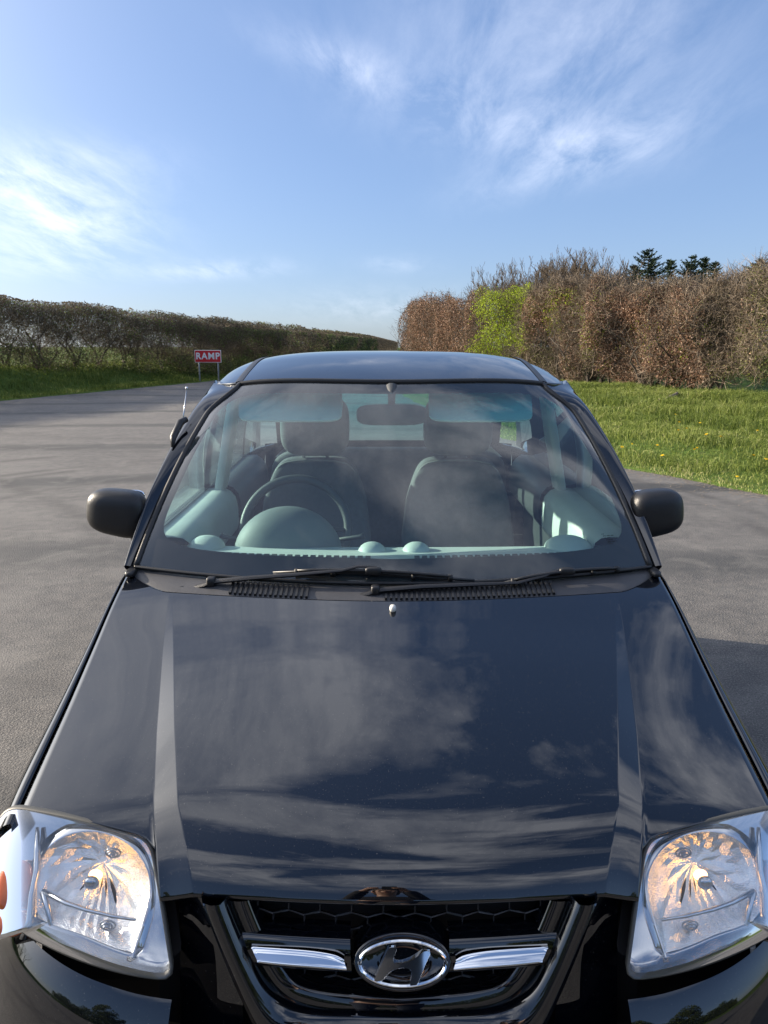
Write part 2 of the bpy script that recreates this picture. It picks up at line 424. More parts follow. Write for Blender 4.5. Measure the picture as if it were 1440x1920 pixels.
# ---- surfaces
def hood_side(y): return spl(y, [1.24, 1.53, 1.88, 2.08], [.682, .706, .731, .742])
def band_in(y): return itp(y, [1.07, 1.218, 1.418, 1.7, 1.96], [.325, .388, .445, .52, .590])
def band_out(y): return itp(y, [1.07, 1.218, 1.418, 1.7, 1.96], [.382, .432, .482, .545, .597])
def hood_z(x, y):
    x = abs(x)
    ye = y-.035*min(1, (x/.384)**2)*(1-sstep((y-1.10)/.16))
    zc = spl(ye, [1.06, 1.085, 1.115, 1.16, 1.25, 1.40, 1.60, 1.80, 2.10], [.738, .777, .802, .823, .850, .886, .928, .968, 1.038])
    z = zc-(.042-.016*sstep((y-1.5)/.5))*(x/.70)**2.6
    h = .0125*sstep((1.98-y)/.6)
    i, o = band_in(y), band_out(y)
    z -= h*(0 if x < i else 1 if x > o else (x-i)/max(1e-5, o-i))
    return z
def hood_front(x):
    x = abs(x)
    if x <= .384: return 1.068+.035*(x/.384)**2
    return itp(x, [.384, .392, .411, .434, .5255, .663, .70], [1.103, 1.125, 1.148, 1.176, 1.206, 1.247, 1.258])
def hood_rear(x): x = abs(x); return 1.875+.075*(x/.6)**2+.085*max(0, (x-.6)/.14)**1.5
# columns of the bonnet
cols = [('c', t) for t in lin(0, .95, 22)]+[('c', t) for t in (.985, .995, 1)]+[('b', t) for t in (.04, .12, .35, .65, .88, .96, 1)]+[('s', t) for t in (.01, .04)]+[('s', t) for t in lin(0, 1, 18)[1:]]
def col_x(c, y):
    k, t = c; i, o, s = band_in(y), band_out(y), hood_side(y)
    return i*t if k == 'c' else i+(o-i)*t if k == 'b' else o+(s-o)*t
def hood_pt(c, v):
    x = col_x(c, 1.2)
    yf = hood_front(min(.383, col_x(c, 1.09)))
    if c[0] == 's': yf = hood_front(col_x(c, 1.16)+.003)
    for _ in range(3): yr = hood_rear(x); y = yf+(yr-yf)*v; x = col_x(c, y)
    return Vector((x, y, hood_z(x, y)))
vs = [0, .004, .012, .025]+lin(.045, .985, 46)+[.995, 1]
hb = MB(); V, F = grid(hood_pt, cols, vs); hb.add(V, F)
nv = len(vs); nc = len(cols)
def skirt(mb, idx, d1, d2):
    vv = [Vector(mb.v[i]) for i in idx]
    k = len(mb.v); mb.v += [tuple(p+Vector(d1)) for p in vv]+[tuple(p+Vector(d2)) for p in vv]; n = len(idx)
    for a in range(n-1):
        mb.f.append((idx[a], idx[a+1], k+a+1, k+a)); mb.f.append((k+a, k+a+1, k+n+a+1, k+n+a))
skirt(hb, [i*nv for i in range(nc)], (0, .001, -.003), (0, .012, -.012))
skirt(hb, [(nc-1)*nv+j for j in range(nv)], (.0015, 0, -.003), (.0005, 0, -.03))
skirt(hb, [i*nv+nv-1 for i in range(nc)], (0, .001, -.004), (0, -.012, -.02))
hood = cpart(hb.both(), 'bonnet', M['paint'], weld=.0006)
# washer nozzle
nb = MB(); c = on(736, 1160, lambda x, z: 1.85)
nzx, nzy = -.003, 1.83
nb.add(*sellip((nzx, nzy, hood_z(0, nzy)+.006), (.0085, .013, .009), .8, .9, 16, 10)); cpart(nb, 'washer_nozzle', M['white'])
# ---- wing / side shell
def belt(y): return itp(y, [2.08, 2.35, 3.0, 4.2, 4.5], [1.018, 1.045, 1.055, 1.08, 1.07])
def top_pt(y):
    if y < 2.06: x = hood_side(y)+.009; return x, hood_z(x, y)-.001
    return itp(y, [2.06, 2.3, 4.0, 4.45], [.748, .744, .735, .66]), belt(y) if y > 2.12 else hood_z(.748, y)-.001
def body_w(y): return spl(y, [1.18, 1.30, 1.42, 1.6, 2.0, 3.8, 4.2, 4.45, 4.56], [.728, .748, .757, .763, .765, .765, .752, .715, .62])
WF, WR_, WRAD = 1.69, 4.07, .275
def low_z(y):
    z = .20
    for c in (WF, WR_):
        if abs(y-c) < .335: z = max(z, .27+math.sqrt(.335**2-(y-c)**2))
    return z
def side_pt(y, k):
    xt, zt = top_pt(y); W = body_w(y); zl = low_z(y)
    if k <= 1:
        s = k; dzz = .10*s; x = xt+(W-xt)*math.sqrt(max(0, 1-(1-s)**2)); return Vector((x, y, zt-dzz))
    s = k-1; z = (zt-.10)+(zl-zt+.10)*s
    x = W-.022*max(0, (.55-z)/.35)**2-.006*math.sin(max(0, min(1, (z-.5)/.4))*math.pi)
    return Vector((x, y, z))
ys = lin(1.225, 1.36, 9)+lin(1.38, 2.06, 50)[:]+[2.061]+lin(2.08, 3.70, 40)+lin(3.72, 4.44, 46)
ks = [0, .03, .08, .15, .25, .38, .52, .68, .84, 1.0]+lin(1.08, 2.0, 14)
sb = MB(); V, F = grid(lambda y, k: side_pt(y, k), ys, ks); sb.add(V, F)
n_ = len(ks)
skirt(sb, [i*n_ for i in range(len(ys))], (-.001, 0, -.004), (.002, 0, -.035))
# rear wrap
def rear_pt(x, z_): 
    return Vector((x, 4.56-.12*(abs(x)/.72)**4, z_))
sb.both()
sb.add(*grid(lambda x, z: rear_pt(x, z), lin(-.715, .715, 20), lin(.25, 1.07, 8)))
body = cpart(sb, 'body_shell', M['paint'], weld=.0006)
ub = MB(); ub.add(*box((0, 2.85, .24), (1.40, 3.0, .04))); ub.add(*box((0, 1.75, .55), (1.0, .55, .5)))
for s in (-1, 1):
    for c in (WF, WR_):
        ub.add(*grid(lambda a, x: Vector((s*x, c+.345*math.cos(a), .27+.345*math.sin(a))), lin(0, math.pi, 16), [.45, .735]))
cpart(ub, 'underbody', M['black'], smooth=False)
# ---- fascia
def G(x, z): return 1.048+.17*(z-.60)+.032*(abs(x)/.38)**2
def HL(x, z):
    u = min(1.0, max(0, (abs(x)-.36)/.38)); return 1.040+.95*(z-.64)*(1-.30*min(1, u))+.125*u**1.6
# plan line of the bumper
def bump_plan(s):
    """s 0..1 from the centre round to the arch"""
    P = [(0, 1.020), (.2, 1.022), (.36, 1.020), (.5, 1.05), (.60, 1.10), (.68, 1.170), (.725, 1.25), (.75, 1.34), (.757, 1.40)]
    L = [0]
    for a, b in zip(P[:-1], P[1:]): L.append(L[-1]+math.hypot(b[0]-a[0], b[1]-a[1]))
    q = s*L[-1]; return spl(q, L, [p[0] for p in P]), spl(q, L, [p[1] for p in P])
def bump_pt(s, z):
    x, y = bump_plan(s); x2, y2 = bump_plan(min(1, s+.01)); x1, y1 = bump_plan(max(0, s-.01))
    nx, ny = (y2-y1), -(x2-x1); l = math.hypot(nx, ny); nx /= l; ny /= l
    o = itp(z, [.18, .30, .44, .475, .48, .53, .57, .60, .63], [-.03, .014, .040, .048, .044, .032, .016, -.004, -.03])
    zt = itp(abs(x), [0, .34, .42, .62, .72, .76], [.0, 0, .003, .022, .035, .03])
    return Vector((x+nx*o, y+ny*o, z+zt*sstep((z-.45)/.1)))
bb = MB()
s0 = .375
bb.add(*grid(bump_pt, lin(s0, 1, 40), [.18, .22, .26, .30, .35, .40, .44, .46, .475, .478, .482, .50, .53, .55, .565, .58, .59, .60, .607]))
bb.add(*grid(lambda s, z: bump_pt(s, z)+Vector((0, .004, 0)), lin(0, s0, 14), [.18, .22, .26, .30, .35, .40, .44, .475, .482, .50]))
cpart(bb.both(), 'bumper', M['paint'], weld=.0004, sharp=40)
# panel between lamps, behind the grille frames
fb = MB()
fb.add(*grid(lambda x, z: Vector((x, max(G(x, z), 0)+.024+.02*sstep((abs(x)-.30)/.1), z)), lin(.26, .372, 10), lin(.48, .757, 16)))
pair(fb, 'front_panel', M['paint'])
kb = MB(); kb.add(*grid(lambda x, z: Vector((x, G(x, z)+.075, z)), lin(-.42, .42, 12), lin(.46, .80, 6)))
kb.add(*grid(lambda x, y: Vector((x, y, .715+ (y-1.07)*.25)), lin(-.34, .34, 12), lin(1.125, 1.3, 3)))
cpart(kb, 'radiator_shroud', M['black'])
# ---- grille (photo measured on the left, mirrored)
grille = bpy.data.objects.new('grille', None)
def ribbon(A, B, n=40, bulge=.008, skirt_=.03, off=0.0):
    A = resample(smooth_open(A, 2), n, False); B = resample(smooth_open(B, 2), n, False)
    V = []; F = []; prof = [(0, skirt_), (0, .002), (.03, -.003), (.15, -bulge*.8), (.5, -bulge), (.85, -bulge*.8), (.97, -.003), (1, .002), (1, skirt_)]
    for a, b in zip(A, B):
        for t, d in prof: V.append(a.lerp(b, t)+Vector((0, d+off, 0)))
    m_ = len(prof)
    for i in range(n-1):
        for j in range(m_-1): F.append((i*m_+j, (i+1)*m_+j, (i+1)*m_+j+1, i*m_+j+1))
    return V, F
def gp(px, py, off=0): return on(px+20-20, py, G, off)
AX = 755
def gm(px, py, off=0.0):
    p = on(px, py, G, off); q = on(2*AX-px, py, G, off)      # average of both sides, as the left one
    return Vector((-(abs(p.x)+abs(q.x))/2, (p.y+q.y)/2, (p.z+q.z)/2))
Vo = [gm(383, 1680, -.012), gm(402, 1735, -.014), gm(430, 1805, -.016), gm(458, 1870, -.018), gm(481, 1921, -.02), gm(520, 1990, -.02), gm(600, 2060, -.02), gm(754, 2080, -.02)]
Vi = [gm(430, 1684, -.010), gm(456, 1750, -.012), gm(480, 1805, -.014), gm(512, 1862, -.016), gm(550, 1892, -.016), gm(600, 1903, -.016), gm(680, 1906, -.018), gm(754, 1907, -.018)]
Vo[-1].x = 0; Vi[-1].x = 0
fb = MB(); fb.add(*ribbon(Vo, Vi, 60, .020, .045)); 
fr = cpart(fb.both(), 'grille_surround', M['paint'], weld=.0005)
Uo = [gm(435, 1686, 0), gm(459, 1750, 0), gm(484, 1805, 0), gm(518, 1860, 0), gm(556, 1886, 0), gm(620, 1896, -.003), gm(690, 1899, -.004), gm(754, 1899, -.004)]
Ui = [gm(474, 1686, .006), gm(488, 1722, .006), gm(505, 1760, .006), gm(534, 1808, .006), gm(556, 1838, .006), gm(590, 1853, .004), gm(670, 1862, .003), gm(754, 1866, .003)]
Uo[-1].x = 0; Ui[-1].x = 0
rb_ = MB(); rb_.add(*ribbon(Uo, Ui, 60, .006, .04)).both()
gr = cpart(rb_, 'grille', M['paint'], weld=.0005)
# bars
bbm = MB(); A = [gm(459, 1748, -.004), gm(520, 1753, -.006), gm(600, 1758, -.008), gm(662, 1761, -.010)]
B = [gm(484, 1808, -.012), gm(540, 1814, -.014), gm(610, 1819, -.016), gm(665, 1822, -.018)]
bbm.add(*ribbon(A, B, 24, .006, .04)); pair(bbm, 'grille_bar', M['paint'], gr, weld=.0005)
tl = lambda L_: [gm(a_, b_, -.018-.026*(b_-1775)/40) for a_, b_ in L_]
V, F = ribbon(tl([(477, 1775), (540, 1779), (592, 1783), (636, 1791), (650, 1801)]), tl([(489, 1803), (540, 1809), (600, 1813), (640, 1816), (655, 1817)]), 24, .0015, .012)
for s in (1, -1):
    q = MB(); q.add(V, F); q = q if s == 1 else q.mirror(); q.shift((0, -CY, 0)); q.build('chrome_strip', M['chrome'], gr)
# honeycomb
hx = MB(); ww, hh = .052, .018
def hp(x, z): return Vector((x, G(x, z)+.028, z))
for r_ in range(-1, 11):
    for c_ in range(-8, 9):
        cx0 = c_*ww*1.0+(ww/2 if r_ % 2 else 0); cz0 = .55+r_*hh*1.5*.78
        a = (cx0-ww/2, cz0-hh*.35); b = (cx0, cz0-hh*.72); c = (cx0+ww/2, cz0-hh*.35); d = (cx0+ww/2, cz0+hh*.35)
        for p, q in ((a, b), (b, c), (c, d)):
            if max(abs(p[0]), abs(q[0])) > .27 or max(p[1], q[1]) > .752 or min(p[1], q[1]) < .555: continue
            if min(p[1], q[1]) < .62 and max(abs(p[0]), abs(q[0])) > .17+.9*(p[1]-.56): continue
            V, F = tube([hp(*p), hp(*q)], .0016, 5, False); V = [Vector((v.x, v.y+(.006 if k_ % 5 in (0,) else 0), v.z)) for k_, v in enumerate(V)]; hx.add(V, F)
M['mesh'] = pbr('satin_black_mesh', (.03, .03, .032), .3)
cpart(hx, 'mesh_insert', M['mesh'], gr)
# emblem
ec = on(AX, 1803, G, -.02); ex, ez = .0765, .0338
def ov(rx, rz, off, n=64): return [Vector((ec.x+rx*math.cos(2*math.pi*k/n), ec.y+off, ec.z+rz*math.sin(2*math.pi*k/n))) for k in range(n)]
eb = MB(); 
def oval_fn(a, r): k_ = [0, 1, 1.0, .97, .90, .5, 0.0]; return None
rings = [(1.0, .05), (1.0, .006), (.985, .0), (.95, -.003), (.90, -.001), (.85, .003), (.4, .003), (.001, .003)]
eb.add(*grid(lambda a, i: Vector((ec.x+(ex+.002)*rings[i][0]*math.cos(a), ec.y+rings[i][1]+.6*(ez+.002)*rings[i][0]*math.sin(a), ec.z+(ez+.002)*rings[i][0]*math.sin(a))), [2*math.pi*k/72 for k in range(72)], list(range(len(rings))), True))
em = cpart(eb, 'emblem', M['paint'], gr)
rg = [(1, .006), (1, -.003), (.975, -.006), (.94, -.006), (.915, -.003), (.915, .006)]
qb = MB(); qb.add(*grid(lambda a, i: Vector((ec.x+.0712*(1-(1-rg[i][0])*1.0)*math.cos(a), ec.y+rg[i][1]+.6*.0283*math.sin(a), ec.z+(.0283)*(1-(1-rg[i][0])*1.7)*math.sin(a))), [2*math.pi*k/72 for k in range(72)], list(range(len(rg))), True))
Hs = [(693, 255), (712, 250), (728, 254), (716, 282), (711, 303), (724, 311), (752, 308), (788, 294), (815, 275), (832, 264), (856, 268), (838, 300), (818, 345), (803, 383), (790, 388), (771, 390), (783, 350), (780, 334), (764, 325), (738, 324), (708, 334), (690, 348), (672, 369), (655, 373), (638, 371), (655, 340), (678, 292)]
Hc = [Vector((ec.x+(a-748)/160*.0675, ec.y-.007-.6*(b-314)/81*.0272, ec.z-(b-314)/81*.0272)) for a, b in Hs]
Hc = smooth_closed(Hc, 1)
qb.add(*plate(Hc, (0, .008, 0)))
qb.shift((0, -CY, 0)); qb.build('emblem_mark', M['chrome'], gr, smooth=False, bevel=.0028)

# ---- headlights
outl_px = [(60, 1517), (150, 1534), (250, 1560), (276, 1572), (288, 1592), (297, 1640), (308, 1710), (318, 1780), (327, 1838), (270, 1833), (200, 1818), (120, 1790), (55, 1757), (30, 1740)]
def hl(px, py, off=0): return on(px, py, HL, off)
O = [hl(*p) for p in outl_px]
def hpt(x, z, off=0): return Vector((x, HL(x, z)+off, z))
O += [hpt(-.718, .603), hpt(-.735, .625), hpt(-.742, .68), hpt(-.740, .74), hpt(-.728, .782), hpt(-.705, .800)]
O = [Vector((p.x, 0, p.z)) for p in O]
O = smooth_closed(O, 2); OUT = resample(O, 120)
print('HL outline', [(round(p.x, 3), round(p.z, 3)) for p in OUT[::10]])
CEN = Vector((-.530, 0, .712))
def ray_out(th, ins=0.0):
    d = Vector((math.cos(th), 0, math.sin(th))); best = 1e9
    for i in range(len(OUT)):
        a = OUT[i]-CEN; b = OUT[(i+1) % len(OUT)]-CEN; e = b-a
        den_ = d.x*e.z-d.z*e.x
        if abs(den_) < 1e-12: continue
        t = (a.x*e.z-a.z*e.x)/den_; u = (a.x*d.z-a.z*d.x)/den_
        if t > 0 and -1e-6 <= u <= 1+1e-6: best = min(best, t)
    return best-ins
TH = [2*math.pi*k/160 for k in range(160)]; RO = [ray_out(t) for t in TH]
def lampgrid(fn_, rs):
    """fn_(theta, ro, r) -> (radius, depth)"""
    V = []; F = []; n = len(TH); m_ = len(rs)
    for i, th in enumerate(TH):
        for r in rs:
            rad, dep = fn_(th, RO[i], r)
            x, z = CEN.x+rad*math.cos(th), CEN.z+rad*math.sin(th)
            xx = max(-.742, x)
            V.append(Vector((x, HL(xx, z)+dep, z)))
    for i in range(n):
        for j in range(m_-1):
            a = i*m_+j; b = ((i+1) % n)*m_+j; F.append((a, b, b+1, a+1))
    return V, F
RC = .098           # reflector opening radius
def op(th, ro): return min(1/math.hypot(math.cos(th)/.110, math.sin(th)/(.069 if math.sin(th) > 0 else .072+.10*math.sin(-th))), ro-.008)
lx = MB(); lx.add(*lampgrid(lambda t, ro, r: ((ro-.002)*r, -.010*(1-r**4)-.002), lin(0.001, 1, 14)))
rim = MB(); rim.add(*lampgrid(lambda t, ro, k: [(ro+.000, .010), (ro+.0015, .003), (ro+.0005, -.001), (ro-.003, -.002), (ro-.006, .001), (ro-.007, .008)][k], list(range(6))))
bz = MB()
prof_b = lambda t, ro, k: (lambda o: ([(ro-.007, .006), (ro-.009, .014)]+[((ro-.011)*(1-f_)+(o+min(.013, (ro-o)*.3))*f_, .022+.004*f_) for f_ in lin(0, 1, 12)]+[(o+min(.012, (ro-o)*.29), .033), (o+.005, .029), (o+.001, .024), (o-.002, .024), (o-.003, .030)])[k])(op(t, ro))
bz.add(*lampgrid(prof_b, list(range(19))))
rf = MB()
def tri(x): x = x % 1.0; return 1-abs(2*x-1)
def bowl(i, r):
    th = TH[(i*4) % 160]; ro = RO[(i*4) % 160]; o = op(th, ro)-.003
    dep = .030+.058*(1-r*r)
    if math.sin(th) < -.35: dep += .007*(i % 2)*sstep(r*2.5)*(1-sstep((r-.9)/.1))
    else: dep += .0035*((i//2+int(r*5)) % 2)*sstep(r*3)*(1-sstep((r-.9)/.1))
    x, z = CEN.x+o*r*math.cos(th), CEN.z+o*r*math.sin(th)
    return Vector((x, HL(max(-.742, x), z)+dep, z))
rf.add(*grid(bowl, list(range(40)), [.001, .10, .22, .38, .55, .72, .88, .97, 1.0], True))
bar = MB(); zb = .690
P_ = [hpt(CEN.x-.088, zb+.004, .022), hpt(CEN.x-.04, zb, .018), hpt(CEN.x, zb-.001, .016), hpt(CEN.x+.05, zb-.003, .018), hpt(CEN.x+.092, zb-.005, .022)]
bar.add(*tube(P_, [.005, .004, .0035, .003, .0025], 8))
bar.add(*tube([hpt(CEN.x-.088, zb+.004, .022), hpt(CEN.x-.075, zb-.02, .03), hpt(CEN.x-.06, zb-.045, .03)], [.006, .005, .003], 8))
sh = MB(); sh.add(*sellip(hpt(-.535, .706, .046), (.013, .009, .012), .9, .9, 18, 12)); caps_ = [sh]  # first cap added to hide the glow, leaving only its gold reflection
for (cx_, cz_, rr) in ((-.500, .752, .013), (-.490, .668, .013)):
    cap = MB(); caps_.append(cap)
    for k in range(3):
        cpt = hpt(cx_, cz_, .034); r1 = rr*(1-.3*k)
        ring = [Vector((cpt.x+r1*math.cos(a), cpt.y-.004*k, cpt.z+.7*r1*math.sin(a))) for a in lin(0, 2*math.pi, 25)]
        cap.add(*tube(ring, .0016, 6, False))
    cap.add(*sellip(hpt(cx_, cz_, .036), (.005, .008, .005), 1, 1, 12, 8))
ind = MB(); ind2 = MB()
ind.add(*sellip(hpt(-.672, .700, .004), (.030, .008, .040), .75, .75, 20, 14, Matrix.Rotation(R(-43), 3, 'X'))); ind2.add(*sellip(hpt(-.668, .652, .004), (.030, .008, .020), .8, .8, 20, 14, Matrix.Rotation(R(-43), 3, 'X')))
dv = MB(); dv.add(*tube([hpt(x_, z_, .014) for x_, z_ in ((-.648, .775), (-.640, .745), (-.634, .72), (-.637, .69), (-.632, .66), (-.640, .635))], [.003, .006, .006, .005, .006, .004], 8, True, 1.4)); caps_.append(dv); blb = MB(); blb.add(*sellip(hpt(-.535, .706, .066), (.012, .008, .010), 1, 1, 16, 10))
back = MB(); back.add(*lampgrid(lambda t, ro, r: ((ro+.002)*r, .10-.05*r), [.01, .5, .9, 1.0]))
for side in (1, -1):
    def S(mb):
        m_ = MB(); m_.add(mb.v, mb.f)
        if side == -1: m_ = m_.mirror()
        return m_.shift((0, -CY, 0))
    h = S(rim).build('headlight', M['seal'], car, weld=.0002)
    S(bz).build('bezel', M['bezel'], h, sharp=50)
    S(rf).build('reflector', M['reflector'], h, smooth=False)
    S(bar).build('crossbar', M['satin'], h); [S(c_).build('bulb_shield', M['satin'], h) for c_ in caps_]
    S(ind).build('indicator', M['amber'], h); S(ind2).build('side_marker', M['amber'], h); S(blb).build('added_glow', M['added_glow'], h)
    S(back).build('lamp_housing', M['black'], h)
    S(lx).build('lens', M['lens'], h)
# ---- windscreen
def roof_zc(y): return spl(y, [2.55, 2.62, 2.75, 2.9, 3.1, 3.3, 3.6, 4.0, 4.3, 4.45], [1.500, 1.517, 1.543, 1.567, 1.592, 1.602, 1.598, 1.563, 1.505, 1.455])
RX = .625
def roof_z(x, y):
    x = min(abs(x), .669); return roof_zc(y)-.12*(1-math.sqrt(max(0, 1-(x/.67)**3.5)))
def roof_front(x):
    x = abs(x); return 2.600+.075*(x/.5)**2 if x < .5 else 2.675+.30*(x-.5)+ .9*max(0, (x-.53)/.095)**2*.12
def ws_bot(u): return Vector((.722*u, 1.975+.105*u*u, 1.000+.016*u*u))
def ws_top(u):
    x = .575*u; y = roof_front(x)-.006; return Vector((x, y, roof_z(x, y)-.006))
def ws(u, s, off=0.0):
    a = ws_bot(u); k = sstep((s-.78)/.22)*.10*abs(u)**6; b = ws_top(u*(1-k)); p = a.lerp(b, s); bul = 4*s*(1-s)
    p += Vector((.012*bul*u, -.012*bul*1.0, .020*bul))
    # rounded upper corner
    if off: p += Vector((0, -.62, .78))*off
    return p
gb = MB(); us = [math.sin(t*math.pi/2) for t in lin(-1, 1, 49)]; ss = lin(0, 1, 31)
gb.add(*grid(lambda u, s: ws(u, s), us, ss))
wsc = cpart(gb, 'windscreen', M['wsglass'])
# opening in black band: closed curve in (u,s)
def opening(k, n=160):
    a = 2*math.pi*k/n; e = .20
    c_, s_ = math.cos(a), math.sin(a)
    eu = math.copysign(abs(c_)**e, c_); es = math.copysign(abs(s_)**e, s_)
    s = .507+.413*es; u = eu*(.958-.018*s)
    return u, s
def outer(k, n=160):
    a = 2*math.pi*k/n; c_, s_ = math.cos(a), math.sin(a); mx = max(abs(c_), abs(s_)); return c_/mx, .5+.5*s_/mx
fb = MB(); NN = 200
def frit_pt(k, t):
    a = opening(k, NN); b = outer(k, NN); u = a[0]+(b[0]-a[0])*t; s = a[1]+(b[1]-a[1])*t; return ws(u, s, -.003)
fb.add(*grid(frit_pt, list(range(NN)), lin(0, 1, 9), True)); cpart(fb, 'black_border', M['frit'], wsc)
# rubber seal along sides and top
edge = [ws(-1, s, .001) for s in lin(0, 1, 30)]+[ws(u, 1, .001) for u in us[1:]]+[ws(1, s, .001) for s in lin(1, 0, 30)[1:]]
rb2 = MB(); rb2.add(*tube(edge, .0085, 8)); cpart(rb2, 'windscreen_seal', M['rubber'])
# maker's etched marks, lower right corner (illegible fine print)
mk = MB(); 
for i, (a, b, wdt) in enumerate([(.895, .0, .010), (.888, 0, .034), (.893, 0, .018), (.880, 0, .022), (.89, 0, .03), (.892, 0, .012)]):
    u0 = .845+(.004*i); s0_ = .150-.0085*i
    n_seg = int(wdt/.004)
    for q in range(n_seg):
        uu = u0+q*.0058; du = .0038 if (q+i) % 3 else .0022
        mk.add([ws(uu, s0_, .0006), ws(uu+du, s0_, .0006), ws(uu+du, s0_+.0035, .0006), ws(uu, s0_+.0035, .0006)], [(0, 1, 2, 3)])
cpart(mk, 'etched_marks', M['black'], wsc)
# ---- roof
def roof_rear(x): return 4.44-.10*(abs(x)/.62)**3
rfx = [math.sin(t*math.pi/2)*RX for t in lin(0, 1, 28)]
def roof_pt(x, v):
    y0, y1 = roof_front(x), roof_rear(x); y = y0+(y1-y0)*v; return Vector((x, y, roof_z(x, y)))
rb = MB(); V, F = grid(roof_pt, rfx, [0, .003, .01]+lin(.025, 1, 44)); rb.add(V, F)
nr = 47; skirt(rb, [i*nr for i in range(28)], (0, -.001, -.006), (0, .01, -.02))
cpart(rb.both(), 'roof', M['paint'], weld=.0005)
for s in (-1, 1):
    q = MB(); q.add(*grid(lambda y, x: Vector((s*(x+.525+.02*sstep((y-2.7)/1.2)), y, roof_z(x+.525, y)+.0012+.0014*(1-(x/.013)**2))), lin(roof_front(.525)+.002, 4.35, 50), lin(-.013, .013, 7)))
    cpart(q, 'roof_strip', M['rubber'])
# ---- glasshouse sides
def XS(z): return spl(z, [.98, 1.10, 1.20, 1.30, 1.40, 1.48, 1.54, 1.58], [.745, .738, .726, .704, .674, .647, .625, .60])
def rim_z(y): return roof_z(RX, y)
def pil_out(s):
    """outer edge of the front pillar, bottom to roof"""
    z = 1.005+(1.50-1.005)*s; y = itp(z, [1.0, 1.163, 1.293, 1.397, 1.4965, 1.52], [2.07, 2.245, 2.44, 2.63, 2.84, 2.90]); return Vector((XS(z), y, z))
def pil_in(s):
    p = ws(1, s); return p+Vector((.010, .006, -.002))
pb = MB()
def pil(s, t):
    a, b = pil_in(s), pil_out(min(1, s)); p = a.lerp(b, t); p += Vector((.6, -.35, .5)).normalized()*(.020*math.sin(math.pi*t)*(1-sstep((s-.86)/.14))); return p
V, F = grid(pil, lin(0, 1, 40), [0, .04, .12, .25, .4, .55, .7, .85, .95, 1]); pb.add(V, F)
# fill to the roof rim
def fil(t, q):
    a = pil(1, t); x = .5175+(RX-.5175)*t; y = roof_front(x); b = Vector((x, y, roof_z(x, y))); return a.lerp(b, q)
pb.add(*grid(fil, [0, .04, .12, .25, .4, .55, .7, .85, .95, 1], lin(0, 1, 4)))
def rail(y, t):
    zt = rim_z(y); zb_ = zt-.008-.067*sstep((y-roof_front(RX))/.40); z = zt+(zb_-zt)*t; x = RX+(XS(zb_)-RX)*sstep(t)**.8; return Vector((x, y, z))
pb.add(*grid(rail, lin(roof_front(RX), 4.35, 60), lin(0, 1, 8)))
zt_b = lambda y: rim_z(y)-.075
def slab(y0b, y1b, y0t, y1t, off=0.0):
    def f(a, t):
        yb = y0b+(y1b-y0b)*a; yt = y0t+(y1t-y0t)*a; y = yb+(yt-yb)*t; z = belt(y)-.01+(zt_b(y)-belt(y)+.015)*t
        return Vector((XS(z)-off, y, z))
    return grid(f, lin(0, 1, 6), lin(0, 1, 12))
pair(pb, 'front_pillar', M['paint'], weld=.0004); pb = MB(); pb.add(*slab(4.18, 4.44, 4.02, 4.34)); pair(pb, 'rear_pillar', M['paint'])
for a_, b_ in ((3.02, 3.13), (3.86, 3.92)):
    pb = MB(); pb.add(*slab(a_, b_, a_, b_, -.001)); pair(pb, 'door_pillar', M['rubber'])
pb = MB()
# door window frame following the front pillar
pb.add(*grid(lambda s, t: pil_out(s)+Vector((.002-.004*t, .030*t+.001, -.004*t)), lin(0, 1, 24), lin(0, 1, 4)))
pair(pb, 'door_frame', M['paint'])
for s_ in (-1, 1):
    q = MB()
    def wf(a, t):
        z0 = 1.04; y1 = 4.20
        z = z0+(1.475-z0)*t; yl = itp(z, [1.0, 1.163, 1.293, 1.397, 1.4965, 1.52], [2.07, 2.245, 2.44, 2.63, 2.84, 2.90])+.01
        y = yl+(y1-yl)*a; return Vector((s_*(XS(z)-.008), y, z))
    q.add(*grid(wf, lin(0, 1, 24), lin(0, 1, 10))); cpart(q, 'side_window', M['glass'])
    q = MB(); q.add(*grid(lambda y, t: Vector((s_*(.7445-.012*t+.004), y, belt(y)+.004+.012*t)), lin(2.12, 4.15, 20), lin(0, 1, 3))); cpart(q, 'window_weatherstrip', M['rubber'])
# rear hatch + window
hb2 = MB()
def hat(x, t): return Vector((x, 4.54-.16*t-.10*(abs(x)/.62)**3, 1.06+.40*t))
hb2.add(*grid(hat, lin(-.64, -.50, 4), lin(0, 1, 6))); hb2.add(*grid(hat, lin(.50, .64, 4), lin(0, 1, 6)))
hb2.add(*grid(hat, lin(-.5, .5, 12), [0, .05])); hb2.add(*grid(hat, lin(-.5, .5, 12), [.88, 1]))
cpart(hb2, 'tailgate', M['paint'])
q = MB(); q.add(*grid(lambda x, t: hat(x, t)+Vector((0, -.005, 0)), lin(-.52, .52, 14), lin(.03, .9, 6))); cpart(q, 'rear_window', M['glass'])
